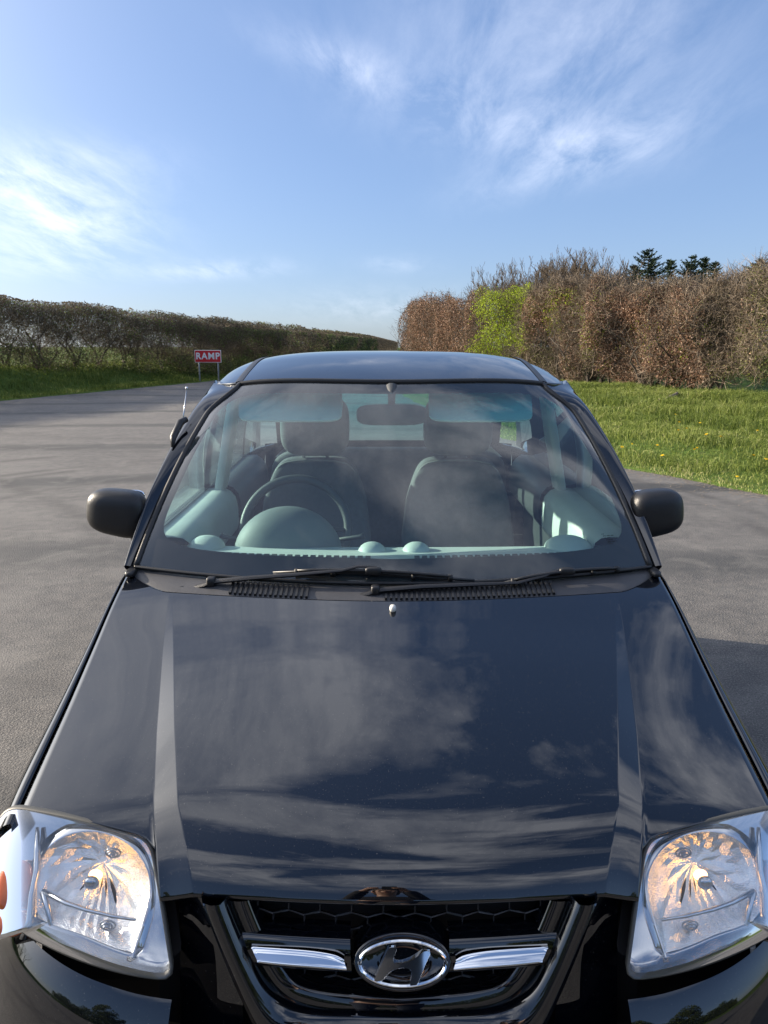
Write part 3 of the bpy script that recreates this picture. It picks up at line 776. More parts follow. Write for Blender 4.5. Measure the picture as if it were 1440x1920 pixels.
# ---- cowl
cw = MB()
def cowl(u, t):
    x = .735*u; a = Vector((x, hood_rear(x)-.03, hood_z(x, hood_rear(x))-.030)); b = ws_bot(u)+Vector((0, .01, -.006))
    p = a.lerp(b, t); p.z += .012*math.sin(math.pi*min(1, t*1.0))*0.9; return p
cw.add(*grid(cowl, lin(-1, 1, 60), lin(0, 1, 12)))
cwo = cpart(cw, 'cowl_panel', M['cowl'])
lip = MB(); lip.add(*tube([ws_bot(u)+Vector((0, -.006, .002)) for u in us], .005, 6)); cpart(lip, 'cowl_lip', M['rubber'], cwo)
for (x0, x1) in ((-.435, -.215), (-.02, .44)):
    vt = MB()
    n = int((x1-x0)/.0135)
    for i in range(n):
        x = x0+(x1-x0)*i/n; u = x/.735
        p0 = cowl(u, .36); p1 = cowl(u, .78); mid = (p0+p1)/2+Vector((0, 0, .0035))
        vt.add(*box(mid, (.006, (p1-p0).length, .008), Matrix.Rotation(math.atan2(p1.z-p0.z, p1.y-p0.y), 3, 'X')))
    cpart(vt, 'vent_slats', M['rubber'], cwo, smooth=False)
# corner blocks
for s in (-1, 1):
    q = MB(); q.add(*sellip((s*.728, 2.075, 1.006), (.014, .045, .009), .5, .6, 18, 10)); cpart(q, 'cowl_corner', M['plastic'])
# ---- wipers
def wsurf(px, py, off):
    """point just above the glass for a measured photo position"""
    best = None
    Y = 2.0
    lo, hi = 1.80, 2.65
    for _ in range(40):
        Y = (lo+hi)/2; p = at(px, py, Y)
        # glass height at this x,Y
        u = max(-1, min(1, p.x/.68)); b = ws_bot(u); t = ws_top(u); s = (p.y-b.y)/(t.y-b.y); zg = b.z+(t.z-b.z)*s+.02*4*max(0, s)*(1-max(0, s))+off
        if p.z > zg: lo = Y
        else: hi = Y
    return p
def wiper(pts_arm, pts_blade, pivot, bend):
    A = [wsurf(px, py, h_) for px, py, h_ in pts_arm]
    q = MB(); q.add(*tube(A, [w_ for w_ in bend], 8, True, .6))
    q.add(*sellip(A[0], (.018, .016, .014), .6, .8, 16, 10))
    q.add(*sellip(A[2]+Vector((0, 0, .001)), (.012, .014, .013), .4, .5, 14, 8))
    arm = cpart(q, 'wiper_arm', M['plastic'], sharp=60)
    B_ = [wsurf(px, py, h_) for px, py, h_ in pts_blade]
    q = MB(); q.add(*tube(B_, [.003]+[.0065]*(len(B_)-2)+[.004], 8, True, .8))
    # yokes
    n = len(B_)
    up = Vector((0, -.6, .8))
    C_ = [B_[0].lerp(B_[-1], t)+up*(.006+.018*math.sin(math.pi*t)) for t in lin(.12, .88, 12)]
    q.add(*tube(C_, [.003]+[.0045]*10+[.003], 6))
    for t in (.12, .3, .7, .88): 
        p = B_[0].lerp(B_[-1], t); q.add(*box(p+up*.006, (.012, .012, .016)))
    m_ = B_[0].lerp(B_[-1], .5)+up*.024; q.add(*sellip(m_, (.022, .009, .010), .5, .5, 14, 8))
    q.shift((0, -CY, 0)); q.build('wiper_blade', M['rubber'], arm)
    q = MB(); off = up*(-.010)
    q.add(*tube([p+off for p in resample(B_, 14, False)], .0022, 5, True)); q.shift((0, -CY, 0)); q.build('wiper_rubber', M['rubber'], arm)
wiper([(345, 1106, .012), (385, 1097, .030), (396, 1091, .034), (470, 1084, .036), (560, 1077, .034), (640, 1070, .036), (672, 1062, .040), (705, 1063, .034)],
      [(512, 1073, .016), (600, 1070, .016), (700, 1073, .016), (800, 1082, .016), (890, 1088, .016)], 0,
      [.010, .011, .012, .011, .009, .007, .006, .005])
wiper([(655, 1122, .012), (692, 1113, .030), (704, 1107, .034), (790, 1100, .034), (890, 1096, .034), (970, 1093, .034), (1020, 1080, .036), (1050, 1068, .034)],
      [(930, 1096, .014), (1000, 1080, .016), (1060, 1072, .016), (1120, 1067, .016), (1186, 1067, .014)], 0,
      [.010, .011, .012, .011, .009, .007, .006, .005])
# ---- wing mirrors
def mirror_unit(s, cx_, wd):
    q = MB(); rot = Matrix.Rotation(R(-6*s), 3, 'Y')
    V, F = sellip((0, 0, 0), (wd, .055, .070), .62, .62, 36, 24)
    VV = []
    for v in V:
        t = (v.x*s+wd)/(2*wd)          # 0 inboard, 1 outboard
        z = v.z*(1.0-.10*t)+.012*(1-t)*(1 if v.z < 0 else 0)*-1
        y = v.y*(1.0 if v.y < 0 else .75)
        VV.append(rot @ Vector((v.x, y+.012*t, z))+Vector((cx_, 2.245, 1.140)))
    q.add(VV, F); h = cpart(q, 'wing_mirror', M['plastic'])
    q = MB()
    q.add(*tube([(cx_-s*wd*.62, 2.25, 1.09), (s*.748, 2.235, 1.055), (s*.742, 2.225, 1.03), (s*.735, 2.22, 1.015)], [.034, .030, .028, .026], 14, True, .8))
    q.add(*plate([(s*.742, 2.13, 1.02), (s*.742, 2.33, 1.03), (s*.728, 2.33, 1.17), (s*.738, 2.23, 1.12)], (-s*.008, 0, 0)))
    q.shift((0, -CY, 0)); q.build('mirror_mount', M['plastic'], h)
    q = MB(); q.add(*sellip((cx_, 2.287, 1.14), (wd*.86, .003, .058), .3, .6, 28, 10)); q.shift((0, -CY, 0)); q.build('mirror_glass', M['chrome'], h)
mirror_unit(-1, -.822, .088); mirror_unit(1, .788, .078)
# ---- aerial
q = MB(); a0 = at(323, 838, 2.42); a1 = at(350, 786, 2.50)
q.add(*tube([a0, a0.lerp(a1, .3)+Vector((-.010, -.004, .004)), a0.lerp(a1, .85)+Vector((-.012, -.004, .004)), a1], [.004, .011, .012, .009], 10))
ae = cpart(q, 'aerial', M['plastic'])
q = MB(); e0 = at(342, 796, 2.49); e1 = at(350, 728, 2.56); q.add(*tube([e0, e1], [.0026, .0018], 6)); q.add(*sellip(e1, (.005, .005, .006), 1, 1, 10, 8)); q.shift((0, -CY, 0)); q.build('aerial_rod', M['satin'], ae)
# ---- interior
q = MB()
def dash(x, t):
    y = itp(t, [0, .12, .6, .85, 1.0], [2.02, 2.11, 2.36, 2.47, 2.50])+.08*(abs(x)/.7)**2*(1-t)
    z = itp(t, [0, .12, .6, .85, 1.0], [1.000, 1.022, 1.000, .965, .70]); return Vector((x, y, z))
q.add(*grid(dash, lin(-.70, .70, 50), [0, .06, .12, .25, .4, .55, .65, .75, .82, .86, .9, 1.0]))
da = cpart(q, 'dashboard', M['trim'])
q = MB(); V, F = sellip((0, 0, 0), (.178, .11, .165), 1.0, .9, 36, 24)
q.add([Vector((v.x-.338, v.y*(1 if v.y < 0 else 1.3)+2.43, v.z*(1.0)+.950)) for v in V], F); q.shift((0, -CY, 0)); q.build('instrument_binnacle', M['trimmid'], da)
for c_, r_ in (((-.062, 2.30, .995), (.045, .05, .036)), ((.075, 2.30, .995), (.045, .05, .036)), ((-.585, 2.34, .995), (.06, .08, .045)), ((.555, 2.34, .995), (.075, .09, .045))):
    q = MB(); q.add(*sellip(c_, r_, 1, .9, 24, 14)); q.shift((0, -CY, 0)); q.build('air_vent_dome', M['trim'], da)
for (x0, x1) in ((-.52, -.06), (.06, .55)):
    q = MB(); n = int((x1-x0)/.022)
    for i in range(n):
        x = x0+(i+.5)*(x1-x0)/n; q.add(*box(Vector((x, 2.155+.08*(x/.7)**2, 1.0195)), (.015, .036, .006)))
    q.shift((0, -CY, 0)); q.build('demister_slot', M['trimdark'], da, smooth=False)
# steering wheel
q = MB(); C0 = Vector((-.338, 2.66, .985)); tilt = R(24); ax1 = Vector((1, 0, 0)); ax2 = Vector((0, math.sin(tilt)*1.0, math.cos(tilt)))
ring = [C0+ax1*.186*math.cos(a)+ax2*.186*math.sin(a) for a in lin(0, 2*math.pi, 49)]
q.add(*tube(ring, .0155, 10, False))
for a in (R(0), R(180), R(250), R(290)): q.add(*tube([C0, C0+ax1*.18*math.cos(a)+ax2*.18*math.sin(a)], [.03, .014], 8, True, .5))
q.add(*sellip(C0+Vector((0, -.0, 0)), (.075, .035, .07), .8, .7)); q.add(*tube([C0, C0+Vector((0, -.25, -.12))], .035, 10))
cpart(q, 'steering_wheel', M['trimdark'])
for s, dx in ((1, .1), (-1, -.1)):
    q = MB(); q.add(*tube([(-.338+dx, 2.56, .965), (-.338+dx*2.3, 2.55, .985), (-.338+dx*2.45, 2.55, .99)], [.008, .008, .011], 8))
    cpart(q, 'control_stalk', M['trimdark'])
# seats
def seat(cx_, name):
    q = MB()
    V, F = sellip((0, 0, 0), (.235, .075, .33), .35, .38, 40, 26)
    VV = []
    for v in V:
        t = (v.z+.33)/.66; wsc_ = 1.0-.22*sstep((t-.55)/.45)
        bol = -.028*abs(v.x/.235)**4*(1 if v.y < 0 else 0)*(1-t*.4)
        VV.append(Vector((cx_+v.x*wsc_, 3.10+v.y+bol+.16*t, .80+v.z+.03)))
    q.add(VV, F); b = cpart(q, name, M['fabric'])
    q = MB(); q.add(*sellip((cx_, 2.86, .47), (.25, .27, .09), .4, .4)); q.shift((0, -CY, 0)); q.build('seat_cushion', M['fabric'], b)
    q = MB(); q.add(*sellip((cx_, 3.235, 1.295), (.145, .055, .125), .55, .5, 30, 20)); q.shift((0, -CY, 0)); q.build('headrest', M['fabric'], b)
    for d in (-.05, .05):
        q = MB(); q.add(*tube([(cx_+d, 3.24, 1.13), (cx_+d, 3.235, 1.23)], .007, 8)); q.shift((0, -CY, 0)); q.build('headrest_post', M['satin'], b)
    q = MB(); pts = [Vector((cx_-.215, 3.14, .75)), Vector((cx_-.205, 3.17, .95)), Vector((cx_-.19, 3.185, 1.06)), Vector((cx_-.15, 3.195, 1.135)), Vector((cx_-.09, 3.195, 1.152)), Vector((cx_, 3.195, 1.156)), Vector((cx_+.09, 3.195, 1.152)), Vector((cx_+.15, 3.195, 1.135)), Vector((cx_+.19, 3.185, 1.06)), Vector((cx_+.205, 3.17, .95)), Vector((cx_+.215, 3.14, .75))]
    q.add(*tube(smooth_open(pts, 2), .0045, 6)); q.shift((0, -CY, 0)); q.build('seat_piping', M['piping'], b)
seat(-.315, 'front_seat'); seat(.285, 'front_seat')
q = MB(); q.add(*sellip((0, 4.02, .80), (.62, .08, .30), .3, .3, 40, 20)); rs_o = cpart(q, 'rear_seat', M['fabric'])
q = MB(); q.add(*sellip((0, 3.78, .50), (.62, .25, .10), .4, .3)); cpart(q, 'seat_cushion', M['fabric'], rs_o)
q = MB(); q.add(*box((0, 4.25, 1.04), (1.2, .42, .02))); cpart(q, 'parcel_shelf', M['trimdark'], smooth=False)
# headliner
q = MB(); q.add(*grid(lambda x, y: Vector((x, roof_front(x)+.02+(4.38-roof_front(x))*y, roof_z(x, roof_front(x)+.02+(4.38-roof_front(x))*y)-.035)), lin(-.59, .59, 20), lin(0, .97, 20))); cpart(q, 'headliner', M['trim'])
# inner pillar trims, door panels
def inner(s_):
    q = MB()
    q.add(*grid(lambda s, t: Vector((s_, 1, 1))*0+Vector((s_*ws(.965, s, -.012).lerp(pil_out(min(1, s))+Vector((-.022, .045, -.006)), t).x, ws(.965, s, -.012).lerp(pil_out(min(1, s))+Vector((-.022, .045, -.006)), t).y, ws(.965, s, -.012).lerp(pil_out(min(1, s))+Vector((-.022, .045, -.006)), t).z)), lin(0.02, .84, 24), lin(0, .55, 6)))
    cpart(q, 'pillar_trim', M['trim'])
    q = MB(); V, F = slab(3.0, 3.16, 3.0, 3.16, .03); q.add(V, F)
    V2 = [Vector((v.x-.035, v.y, v.z)) for v in V]
    q2 = MB(); q2.add(*sellip((.648, 3.07, 1.25), (.018, .06, .21), .2, .25, 20, 16, Matrix.Rotation(R(-11), 3, 'Y')))
    if s_ < 0: q2 = q2.mirror()
    cpart(q2, 'pillar_trim', M['trim'])
    def dp(y, t):
        z = spl(t, [0, .1, .16, .24, .38, .45, .52, 1], [belt(max(2.1, y))+.004, belt(max(2.1, y))+.006, 1.035, .99, .91, .885, .85, .30]); x = spl(t, [0, .1, .16, .24, .38, .45, .52, 1], [.735, .665, .630, .618, .618, .632, .692, .70]); return Vector((s_*x, y, z))
    q = MB(); q.add(*grid(dp, lin(3.12, 3.9, 12), lin(0, 1, 24))); cpart(q, 'door_panel', M['trimdark'])
    q = MB(); q.add(*grid(dp, lin(2.30, 3.06, 16), lin(0, 1, 24)))
    d = cpart(q, 'door_panel', M['trim'])
    q = MB(); q.add(*sellip((s_*.640, 2.72, .78), (.045, .26, .04), .5, .4)); q.shift((0, -CY, 0)); q.build('armrest', M['trimdark'], d)
    q = MB(); q.add(*box((s_*.690, 2.75, .66), (.012, .55, .16))); q.shift((0, -CY, 0)); q.build('door_pocket', M['door_red'], d, smooth=False)
inner(1); inner(-1)
# sun visors
for (xa, xb) in ((-.515, -.165), (.125, .475)):
    q = MB(); q.add(*sellip(((xa+xb)/2, 2.615, 1.427), ((xb-xa)/2, .007, .062), .3, .28, 36, 14, Matrix.Rotation(R(-32), 3, 'X'))); cpart(q, 'sun_visor', M['visor'])
q = MB(); q.add(*sellip((0, 2.53, 1.402), (.115, .018, .034), .5, .35, 30, 14)); rv = cpart(q, 'interior_mirror', M['trimdark'])
q = MB(); q.add(*tube([(0, 2.54, 1.41), (0, 2.55, 1.46), (0, 2.58, 1.49)], [.012, .012, .02], 10)); q.shift((0, -CY, 0)); q.build('mirror_stem', M['trimdark'], rv)
# seat belts
for s in (-1, 1):
    q = MB(); q.add(*grid(lambda t, w_: Vector((s*(.655+.03*t), 3.09+w_-.02*t, 1.38-.75*t)), lin(0, 1, 8), [-.022, .022])); cpart(q, 'seat_belt', M['trimdark'])
q = MB(); q.add(*box((0, 3.2, .30), (1.36, 2.4, .02))); cpart(q, 'cabin_floor', M['trimdark'], smooth=False)
# number plate lies below the frame; wheels
def wheel(cx_, cy_, s):
    def rev(prof, n=40): return grid(lambda a, i: Vector((cx_+s*prof[i][0], cy_+prof[i][1]*math.cos(a), .275+prof[i][1]*math.sin(a))), [2*math.pi*k/n for k in range(n)], list(range(len(prof))), True)
    q = MB(); q.add(*rev([(-.08, .18), (-.085, .24), (-.07, .272), (-.03, .275), (.03, .275), (.07, .272), (.085, .24), (.08, .18)])); o = cpart(q, 'wheel', M['tyre'])
    q = MB(); q.add(*rev([(-.06, .18), (.075, .185), (.078, .175), (.06, .165), (.045, .10), (.055, .05), (.06, .001)]))
    q.shift((0, -CY, 0)); q.build('wheel_trim', M['steelgrey'], o)
for s in (-1, 1):
    for y_ in (WF, WR_): wheel(s*.665, y_, s)

# ============================================================ GROUND
LEy = [-80, 0, 5, 14, 23.6, 36, 60, 120, 264, 500]; LEx = [-26, -17.5, -16.2, -14, -11.7, -8.7, -3.9, .8, 7, 16]
REy = [-80, 0, 3, 6, 8.39, 10.67, 14, 20, 30, 46, 60, 120, 264, 500]; REx = [16, 11, 8.0, 5.6, 4.26, 3.13, 2.1, 1.2, .4, -.2, .5, 4.6, 12, 24]
def LE(y): return np.interp(y, LEy, LEx)
def RE(y): return np.interp(y, REy, REx)
def ground_z(x, y):
    x = np.asarray(x, float); y = np.asarray(y, float)
    dl = LE(y)-x; dr = x-RE(y)
    st = lambda t: np.clip(t, 0, 1)**2*(3-2*np.clip(t, 0, 1))
    nz = .035*np.sin(x*1.3+y*.7)+.03*np.sin(x*.5-y*1.1+1)+.02*np.sin(x*2.9+y*2.3)
    zl = .03+.78*st((dl-.6)/3.3)+nz*st(dl/1.5); zr = .02+.16*st(dr/2.5)+nz*st(dr/1.5)*1.3
    z = np.where(dl > 0, zl, np.where(dr > 0, zr, -.04))
    return z
offs = [-900, -300, -100, -40, -20, -12, -9, -7, -6, -5.2, -4.6, -4, -3.4, -2.8, -2.2, -1.6, -1.1, -.7, -.4, -.2, -.05, .08]
gy = sorted(set([-80, -50, -30, -20, -12, -6]+list(np.arange(-3, 60, .6))+list(np.arange(60, 130, 3))+[140, 160, 190, 230, 264, 320, 400, 500, 700, 1000, 1500]))
GV = []; GF = []; ncol = 0
for y in gy:
    l, r = float(LE(y)), float(RE(y)); row = []
    for o in offs: row.append(l+o-(0 if o > -12 else 0))
    for o in lin(0, 1, 5)[1:-1]: row.append(l+(r-l)*o)
    for o in reversed(offs): row.append(r-o)
    z = ground_z(row, [y]*len(row)); ncol = len(row)
    wig = .05*math.sin(y*2.1)+.03*math.sin(y*5.3)+.04*math.sin(y*.9+1)
    for i, (x, zz) in enumerate(zip(row, z)):
        e = wig*(1 if abs(min(abs(x-l), abs(x-r))) < .5 else 0); GV.append((x+e, y, float(zz)))
for i in range(len(gy)-1):
    for j in range(ncol-1): GF.append((i*ncol+j, i*ncol+j+1, (i+1)*ncol+j+1, (i+1)*ncol+j))
tag(link('ground', mesh(GV, GF), M['turf']), kind='structure', label='grassy ground and field around the tarmac')
RV = []; RF = []
for y in gy:
    l, r = float(LE(y))-.12, float(RE(y))+.12
    for t in lin(0, 1, 9): RV.append((l+(r-l)*t, y, 0.0))
for i in range(len(gy)-1):
    for j in range(8): RF.append((i*9+j, i*9+j+1, (i+1)*9+j+1, (i+1)*9+j))
tag(link('road', mesh(RV, RF), M['asphalt'], smooth=False), kind='structure', label='worn grey tarmac road and lay-by')

# ============================================================ VEGETATION
def fast(name, V, mat, parent, var, per=4, quads=None):
    """V (N,k,3) strips of k verts (pairs) -> quads"""
    N, k, _ = V.shape; me = bpy.data.meshes.new(name); nq = k//2-1
    me.vertices.add(N*k); me.vertices.foreach_set('co', V.astype(np.float32).ravel())
    base = (np.arange(N)*k)[:, None, None]; q = np.array([[2*i, 2*i+1, 2*i+3, 2*i+2] for i in range(nq)])[None]
    idx = (base+q).reshape(-1).astype(np.int32)
    me.loops.add(len(idx)); me.loops.foreach_set('vertex_index', idx)
    nf = N*nq; me.polygons.add(nf); me.polygons.foreach_set('loop_start', np.arange(0, nf*4, 4, dtype=np.int32)); me.polygons.foreach_set('loop_total', np.full(nf, 4, np.int32))
    me.update(calc_edges=True)
    a = me.attributes.new('var', 'FLOAT', 'POINT'); a.data.foreach_set('value', np.repeat(var, k).astype(np.float32))
    o = bpy.data.objects.new(name, me); COL.objects.link(o); me.materials.append(mat)
    if parent: o.parent = parent
    return o
def unit(a): return a/np.maximum(1e-9, np.linalg.norm(a, axis=1, keepdims=True))
def strips(P0, P1, P2, w0, w1, w2):
    N = len(P0); rnd = RNG.normal(size=(N, 3)); s = unit(np.cross(P2-P0, rnd))
    V = np.empty((N, 6, 3)); 
    for i, (P, w_) in enumerate(((P0, w0), (P1, w1), (P2, w2))):
        ww_ = np.asarray(w_).reshape(-1, 1) if np.ndim(w_) else w_
        V[:, 2*i] = P-s*ww_/2; V[:, 2*i+1] = P+s*ww_/2
    return V
def leaves(P, size):
    N = len(P); a = unit(RNG.normal(size=(N, 3))); b = unit(np.cross(a, RNG.normal(size=(N, 3)))); s = np.asarray(size).reshape(-1, 1)
    V = np.empty((N, 4, 3)); V[:, 0] = P-a*s*.5; V[:, 1] = P+b*s*.32; V[:, 2] = P-b*s*.32; V[:, 3] = P+a*s*.5
    return V
def twigs(P, L, W, up=.5, spread=1.0):
    N = len(P); d = unit(RNG.normal(size=(N, 3))*spread+np.array([0, 0, up])); k = unit(d+RNG.normal(size=(N, 3))*.5)
    L = np.asarray(L).reshape(-1, 1); P1 = P+d*L*.5; P2 = P1+k*L*.5
    W = np.asarray(W); return strips(P, P1, P2, W, W*.8, W*.4)
def clump(P, sc_, seed):
    """cheap smooth 3-D pattern 0..1 for clumps and gaps"""
    r = np.random.default_rng(seed); v = np.zeros(len(P))
    for i in range(9):
        k = r.normal(size=3)*sc_*(1+.35*i); v += np.sin(P@k+r.uniform(0, 6.28))/(1+.25*i)
    return .5+.5*np.tanh(v*.55)
# ---- hedges along a line
class Line:
    def __init__(s, pts):
        s.P = np.array(pts, float); d = np.diff(s.P, axis=0); s.L = np.concatenate([[0], np.cumsum(np.hypot(d[:, 0], d[:, 1]))]); s.len = s.L[-1]
    def at(s, t):
        x = np.interp(t, s.L, s.P[:, 0]); y = np.interp(t, s.L, s.P[:, 1])
        x2 = np.interp(t+.3, s.L, s.P[:, 0]); y2 = np.interp(t+.3, s.L, s.P[:, 1]); x1 = np.interp(t-.3, s.L, s.P[:, 0]); y1 = np.interp(t-.3, s.L, s.P[:, 1])
        T = np.stack([x2-x1, y2-y1], 1); T = T/np.maximum(1e-6, np.linalg.norm(T, axis=1, keepdims=True))
        return x, y, T[:, 1], -T[:, 0]      # normal: to the right of travel
def hedge_points(line, n, t0, t1, halfw, h0, h1, shell=0.0):
    t = RNG.uniform(t0, t1, n); x, y, nx, ny = line.at(t); o = RNG.uniform(-1, 1, n)
    if shell: o = np.sign(o)*np.abs(o)**shell
    q = RNG.uniform(h0, h1, n); return t, x+nx*o*halfw, y+ny*o*halfw, q, o

def grow(rs, height, spread, nlimb, lean=0.0):
    """branching trunk; returns list of (pts, radii) and tip points"""
    out = []; tips = []
    def rec(p, d, L, r, dep):
        n = 4; pts = [p]; rad = [r]
        for i in range(n):
            d = (d+Vector((rs.uniform(-.35, .35), rs.uniform(-.35, .35), rs.uniform(-.12, .22)))).normalized()
            p = p+d*L/n; pts.append(p); rad.append(r*(1-.55*(i+1)/n))
            if p.z > height: break
        out.append((pts, rad)); 
        if p.z > height or dep == 0: tips.append(p); return
        for k in range(rs.choice([2, 3])):
            a = rs.uniform(0, 6.28); nd = (d*.55+Vector((math.cos(a)*spread, math.sin(a)*spread, rs.uniform(.1, .9)))).normalized()
            q = pts[rs.choice([-1, -1, -2])]
            rec(q, nd, L*rs.uniform(.55, .85), max(.004, rad[-1]*rs.uniform(.75, .95)), dep-1)
    for i in range(nlimb):
        a = rs.uniform(0, 6.28); rec(Vector((rs.uniform(-.1, .1), rs.uniform(-.1, .1), -.1)), Vector((math.cos(a)*.3+lean, math.sin(a)*.3, 1)).normalized(), height*rs.uniform(.35, .55), rs.uniform(.05, .085), 4)
    return out, tips
def trunk_mesh(seed, height, spread, nlimb, lean=0.0, scale=1.0):
    rs = random.Random(seed); o, tips = grow(rs, height, spread, nlimb, lean); mb = MB()
    for pts, rad in o: mb.add(*tube(pts, [r*scale for r in rad], 5, False))
    return mesh(mb.v, mb.f, 'trunk')
# LEFT HEDGE
LH = Line([(-24, -6), (-20.5, 8), (-17.6, 19), (-14.7, 29), (-9.9, 40.6), (-5.3, 63), (-1.9, 120), (3.6, 264)])
lh = empty('hedgerow', (-14.7, 29, .75), 'long clipped hedgerow of bare dark hawthorn on the left bank, sky showing between its stems', 'hedge')
base_l = np.array([-14.7, 29, .75])
ltr = [trunk_mesh(100+i, 2.35, .75, 3, 0, .85) for i in range(6)]
t = 3.0; i = 0; rs = random.Random(5)
while t < LH.len*.62 and i < 95:
    x, y, nx, ny = [float(a[0]) for a in LH.at(np.array([t]))]
    o = bpy.data.objects.new('trunk', ltr[i % 6]); COL.objects.link(o); o.parent = lh
    if i < 6: ltr[i].materials.append(M['bark'])
    o.location = Vector((x+rs.uniform(-.25, .25), y, float(ground_z(x, y))-.02))-Vector(base_l); o.rotation_euler = (0, 0, rs.uniform(0, 6.28)); sc_ = rs.uniform(.9, 1.1); o.scale = (sc_, sc_, rs.uniform(.95, 1.05))
    t += rs.uniform(.95, 1.6)*(1 if t < 75 else 1.8); i += 1
TOPL = 2.52
def left_twigs(n, t0, t1, wmul, lmul):
    t, x, y, q, o = hedge_points(LH, n, t0, t1, .85, 0, 1, .7)
    q = q**.78            # more near the top
    z0 = ground_z(x, y); topv = TOPL+.05*np.sin(t*1.1)+.05*np.sin(t*.37+1)+RNG.normal(size=n)*.03
    P = np.stack([x, y, z0+q*topv], 1); cl = clump(P*np.array([1, 1, 1.0]), 1.5, 3)
    keep = (cl > .30*(1-q**4)) | (RNG.uniform(size=n) < .10+.6*q**6); keep &= ~((q < .40) & (cl < .55) & (RNG.uniform(size=n) < .55))
    P = P[keep]; n = len(P); return twigs(P, RNG.uniform(.15, .42, n)*lmul, RNG.uniform(.006, .014, n)*wmul, .35), P
VA, PA = left_twigs(190000, 14, 62, 1.25, 1.1); VB, PB = left_twigs(80000, 62, 190, 2.2, 1.8); VC, PC = left_twigs(12000, 190, LH.len, 5, 3.5)
allv = np.concatenate([VA, VB, VC]); top = base_l[None, None]
# keep the clipped top flat
for VV_ in (allv,):
    zt_ = ground_z(VV_[..., 0].ravel(), VV_[..., 1].ravel()).reshape(VV_[..., 0].shape)+TOPL+.07+RNG.exponential(.025, VV_[..., 0].shape)
    VV_[..., 2] = np.minimum(VV_[..., 2], zt_)
fast('twigs', allv-top, M['twig'], lh, np.clip(RNG.normal(.45, .22, len(allv)), 0, 1))
n = 300000; t, x, y, q, o = hedge_points(LH, n, 4, 130, .95, 0, 1, .5)
qq = np.where(RNG.uniform(size=n) < .42, .45+.56*q, q*.5); z0 = ground_z(x, y); P = np.stack([x, y, z0+qq*TOPL], 1); cl = clump(P, 1.2, 9); keep = (cl > .62) | ((qq > .6) & (cl > .45)) | (qq < .34+.07*np.sin(t*1.9)); P = P[keep]
fast('leaves', leaves(P, RNG.uniform(.04, .085, len(P))*np.clip(P[:, 1]/32, 1, 2.5))-top, M['dullleaf'], lh, np.clip(RNG.normal(.6, .25, len(P)), 0, 1))

# hedge and trees on the far side of the lay-by, seen mirrored in the paintwork
bh = empty('hedge', (0, -15, .1), 'dark hedge mirrored in the front bumper and lamps of the black car', 'hedge')
n = 60000; X = RNG.uniform(-30, 26, n); Y = RNG.uniform(-1.0, 1.0, n); Z = RNG.uniform(0, 1, n)*(3.0+.6*np.sin(X*.7)+.5*np.sin(X*1.9+1)); 
fast('leaves', leaves(np.stack([X, Y, Z], 1), RNG.uniform(.12, .3, n)), M['dullleaf'], bh, np.clip(RNG.normal(.35, .2, n), 0, 1))
for i_, (tx, ty, th_) in enumerate([(-15, -18, 7.5), (-8.5, -19, 6.2), (9, -18, 7.0), (16, -19, 8.0)]):
    e = empty('tree', (tx, ty, .1), ['tall dark tree mirrored at the far left of the bumper', 'smaller dark tree mirrored left of the grille', 'dark tree mirrored right of the grille', 'tallest dark tree mirrored at the far right of the bumper'][i_], 'tree', 'trees mirrored in the car')
    q = MB(); q.add(*tube([(0, 0, -.1), (.1, 0, th_*.4), (0, .1, th_*.85)], [.2, .14, .04], 8)); q.build('trunk', M['bark'], e)
    n = 14000; D = unit(RNG.normal(size=(n, 3)))*RNG.uniform(.2, 1, (n, 1))**.5; P = D*np.array([2.2, 2.2, th_*.36])+np.array([0, 0, th_*.62]); cl = clump(P, 1.1, 60+i_); P = P[cl > .35]
    fast('crown', leaves(P, RNG.uniform(.12, .25, len(P))), M['dullleaf'], e, np.clip(RNG.normal(.4, .2, len(P)), 0, 1))
# RIGHT HEDGE, in its distinct growths
RHF = Line([(19, 9.5), (14.4, 17), (10.9, 22.6), (7.6, 28.3), (4.4, 34.3), (2.0, 40.5), (1.0, 45.5), (1.2, 48.5)])
RH = Line([(float(x+nx*.95), float(y+ny*.95)) for t_ in (0, 8.8, 15.4, 22, 28.8, 35.4, 40.0, 42.5) for x, y, nx, ny in [[a[0] for a in RHF.at(np.array([t_]))]]]+[(3.4, 51.5), (8, 55)])
def s_at(px):
    best = min(np.arange(0, RH.len, .1), key=lambda t_: abs((lambda a: (a[0][0]-.95*a[2][0])/(a[1][0]-.95*a[3][0])*1443/(math.cos(PITCH)))(RH.at(np.array([t_])))-(px-720)) if t_ < RH.len-9 else 1e9)
    return float(best)
def hedge_h(t_):
    return 3.84+.06*np.sin(t_*1.3)+.07*np.sin(t_*.47+2)+.05*np.sin(t_*3.7)
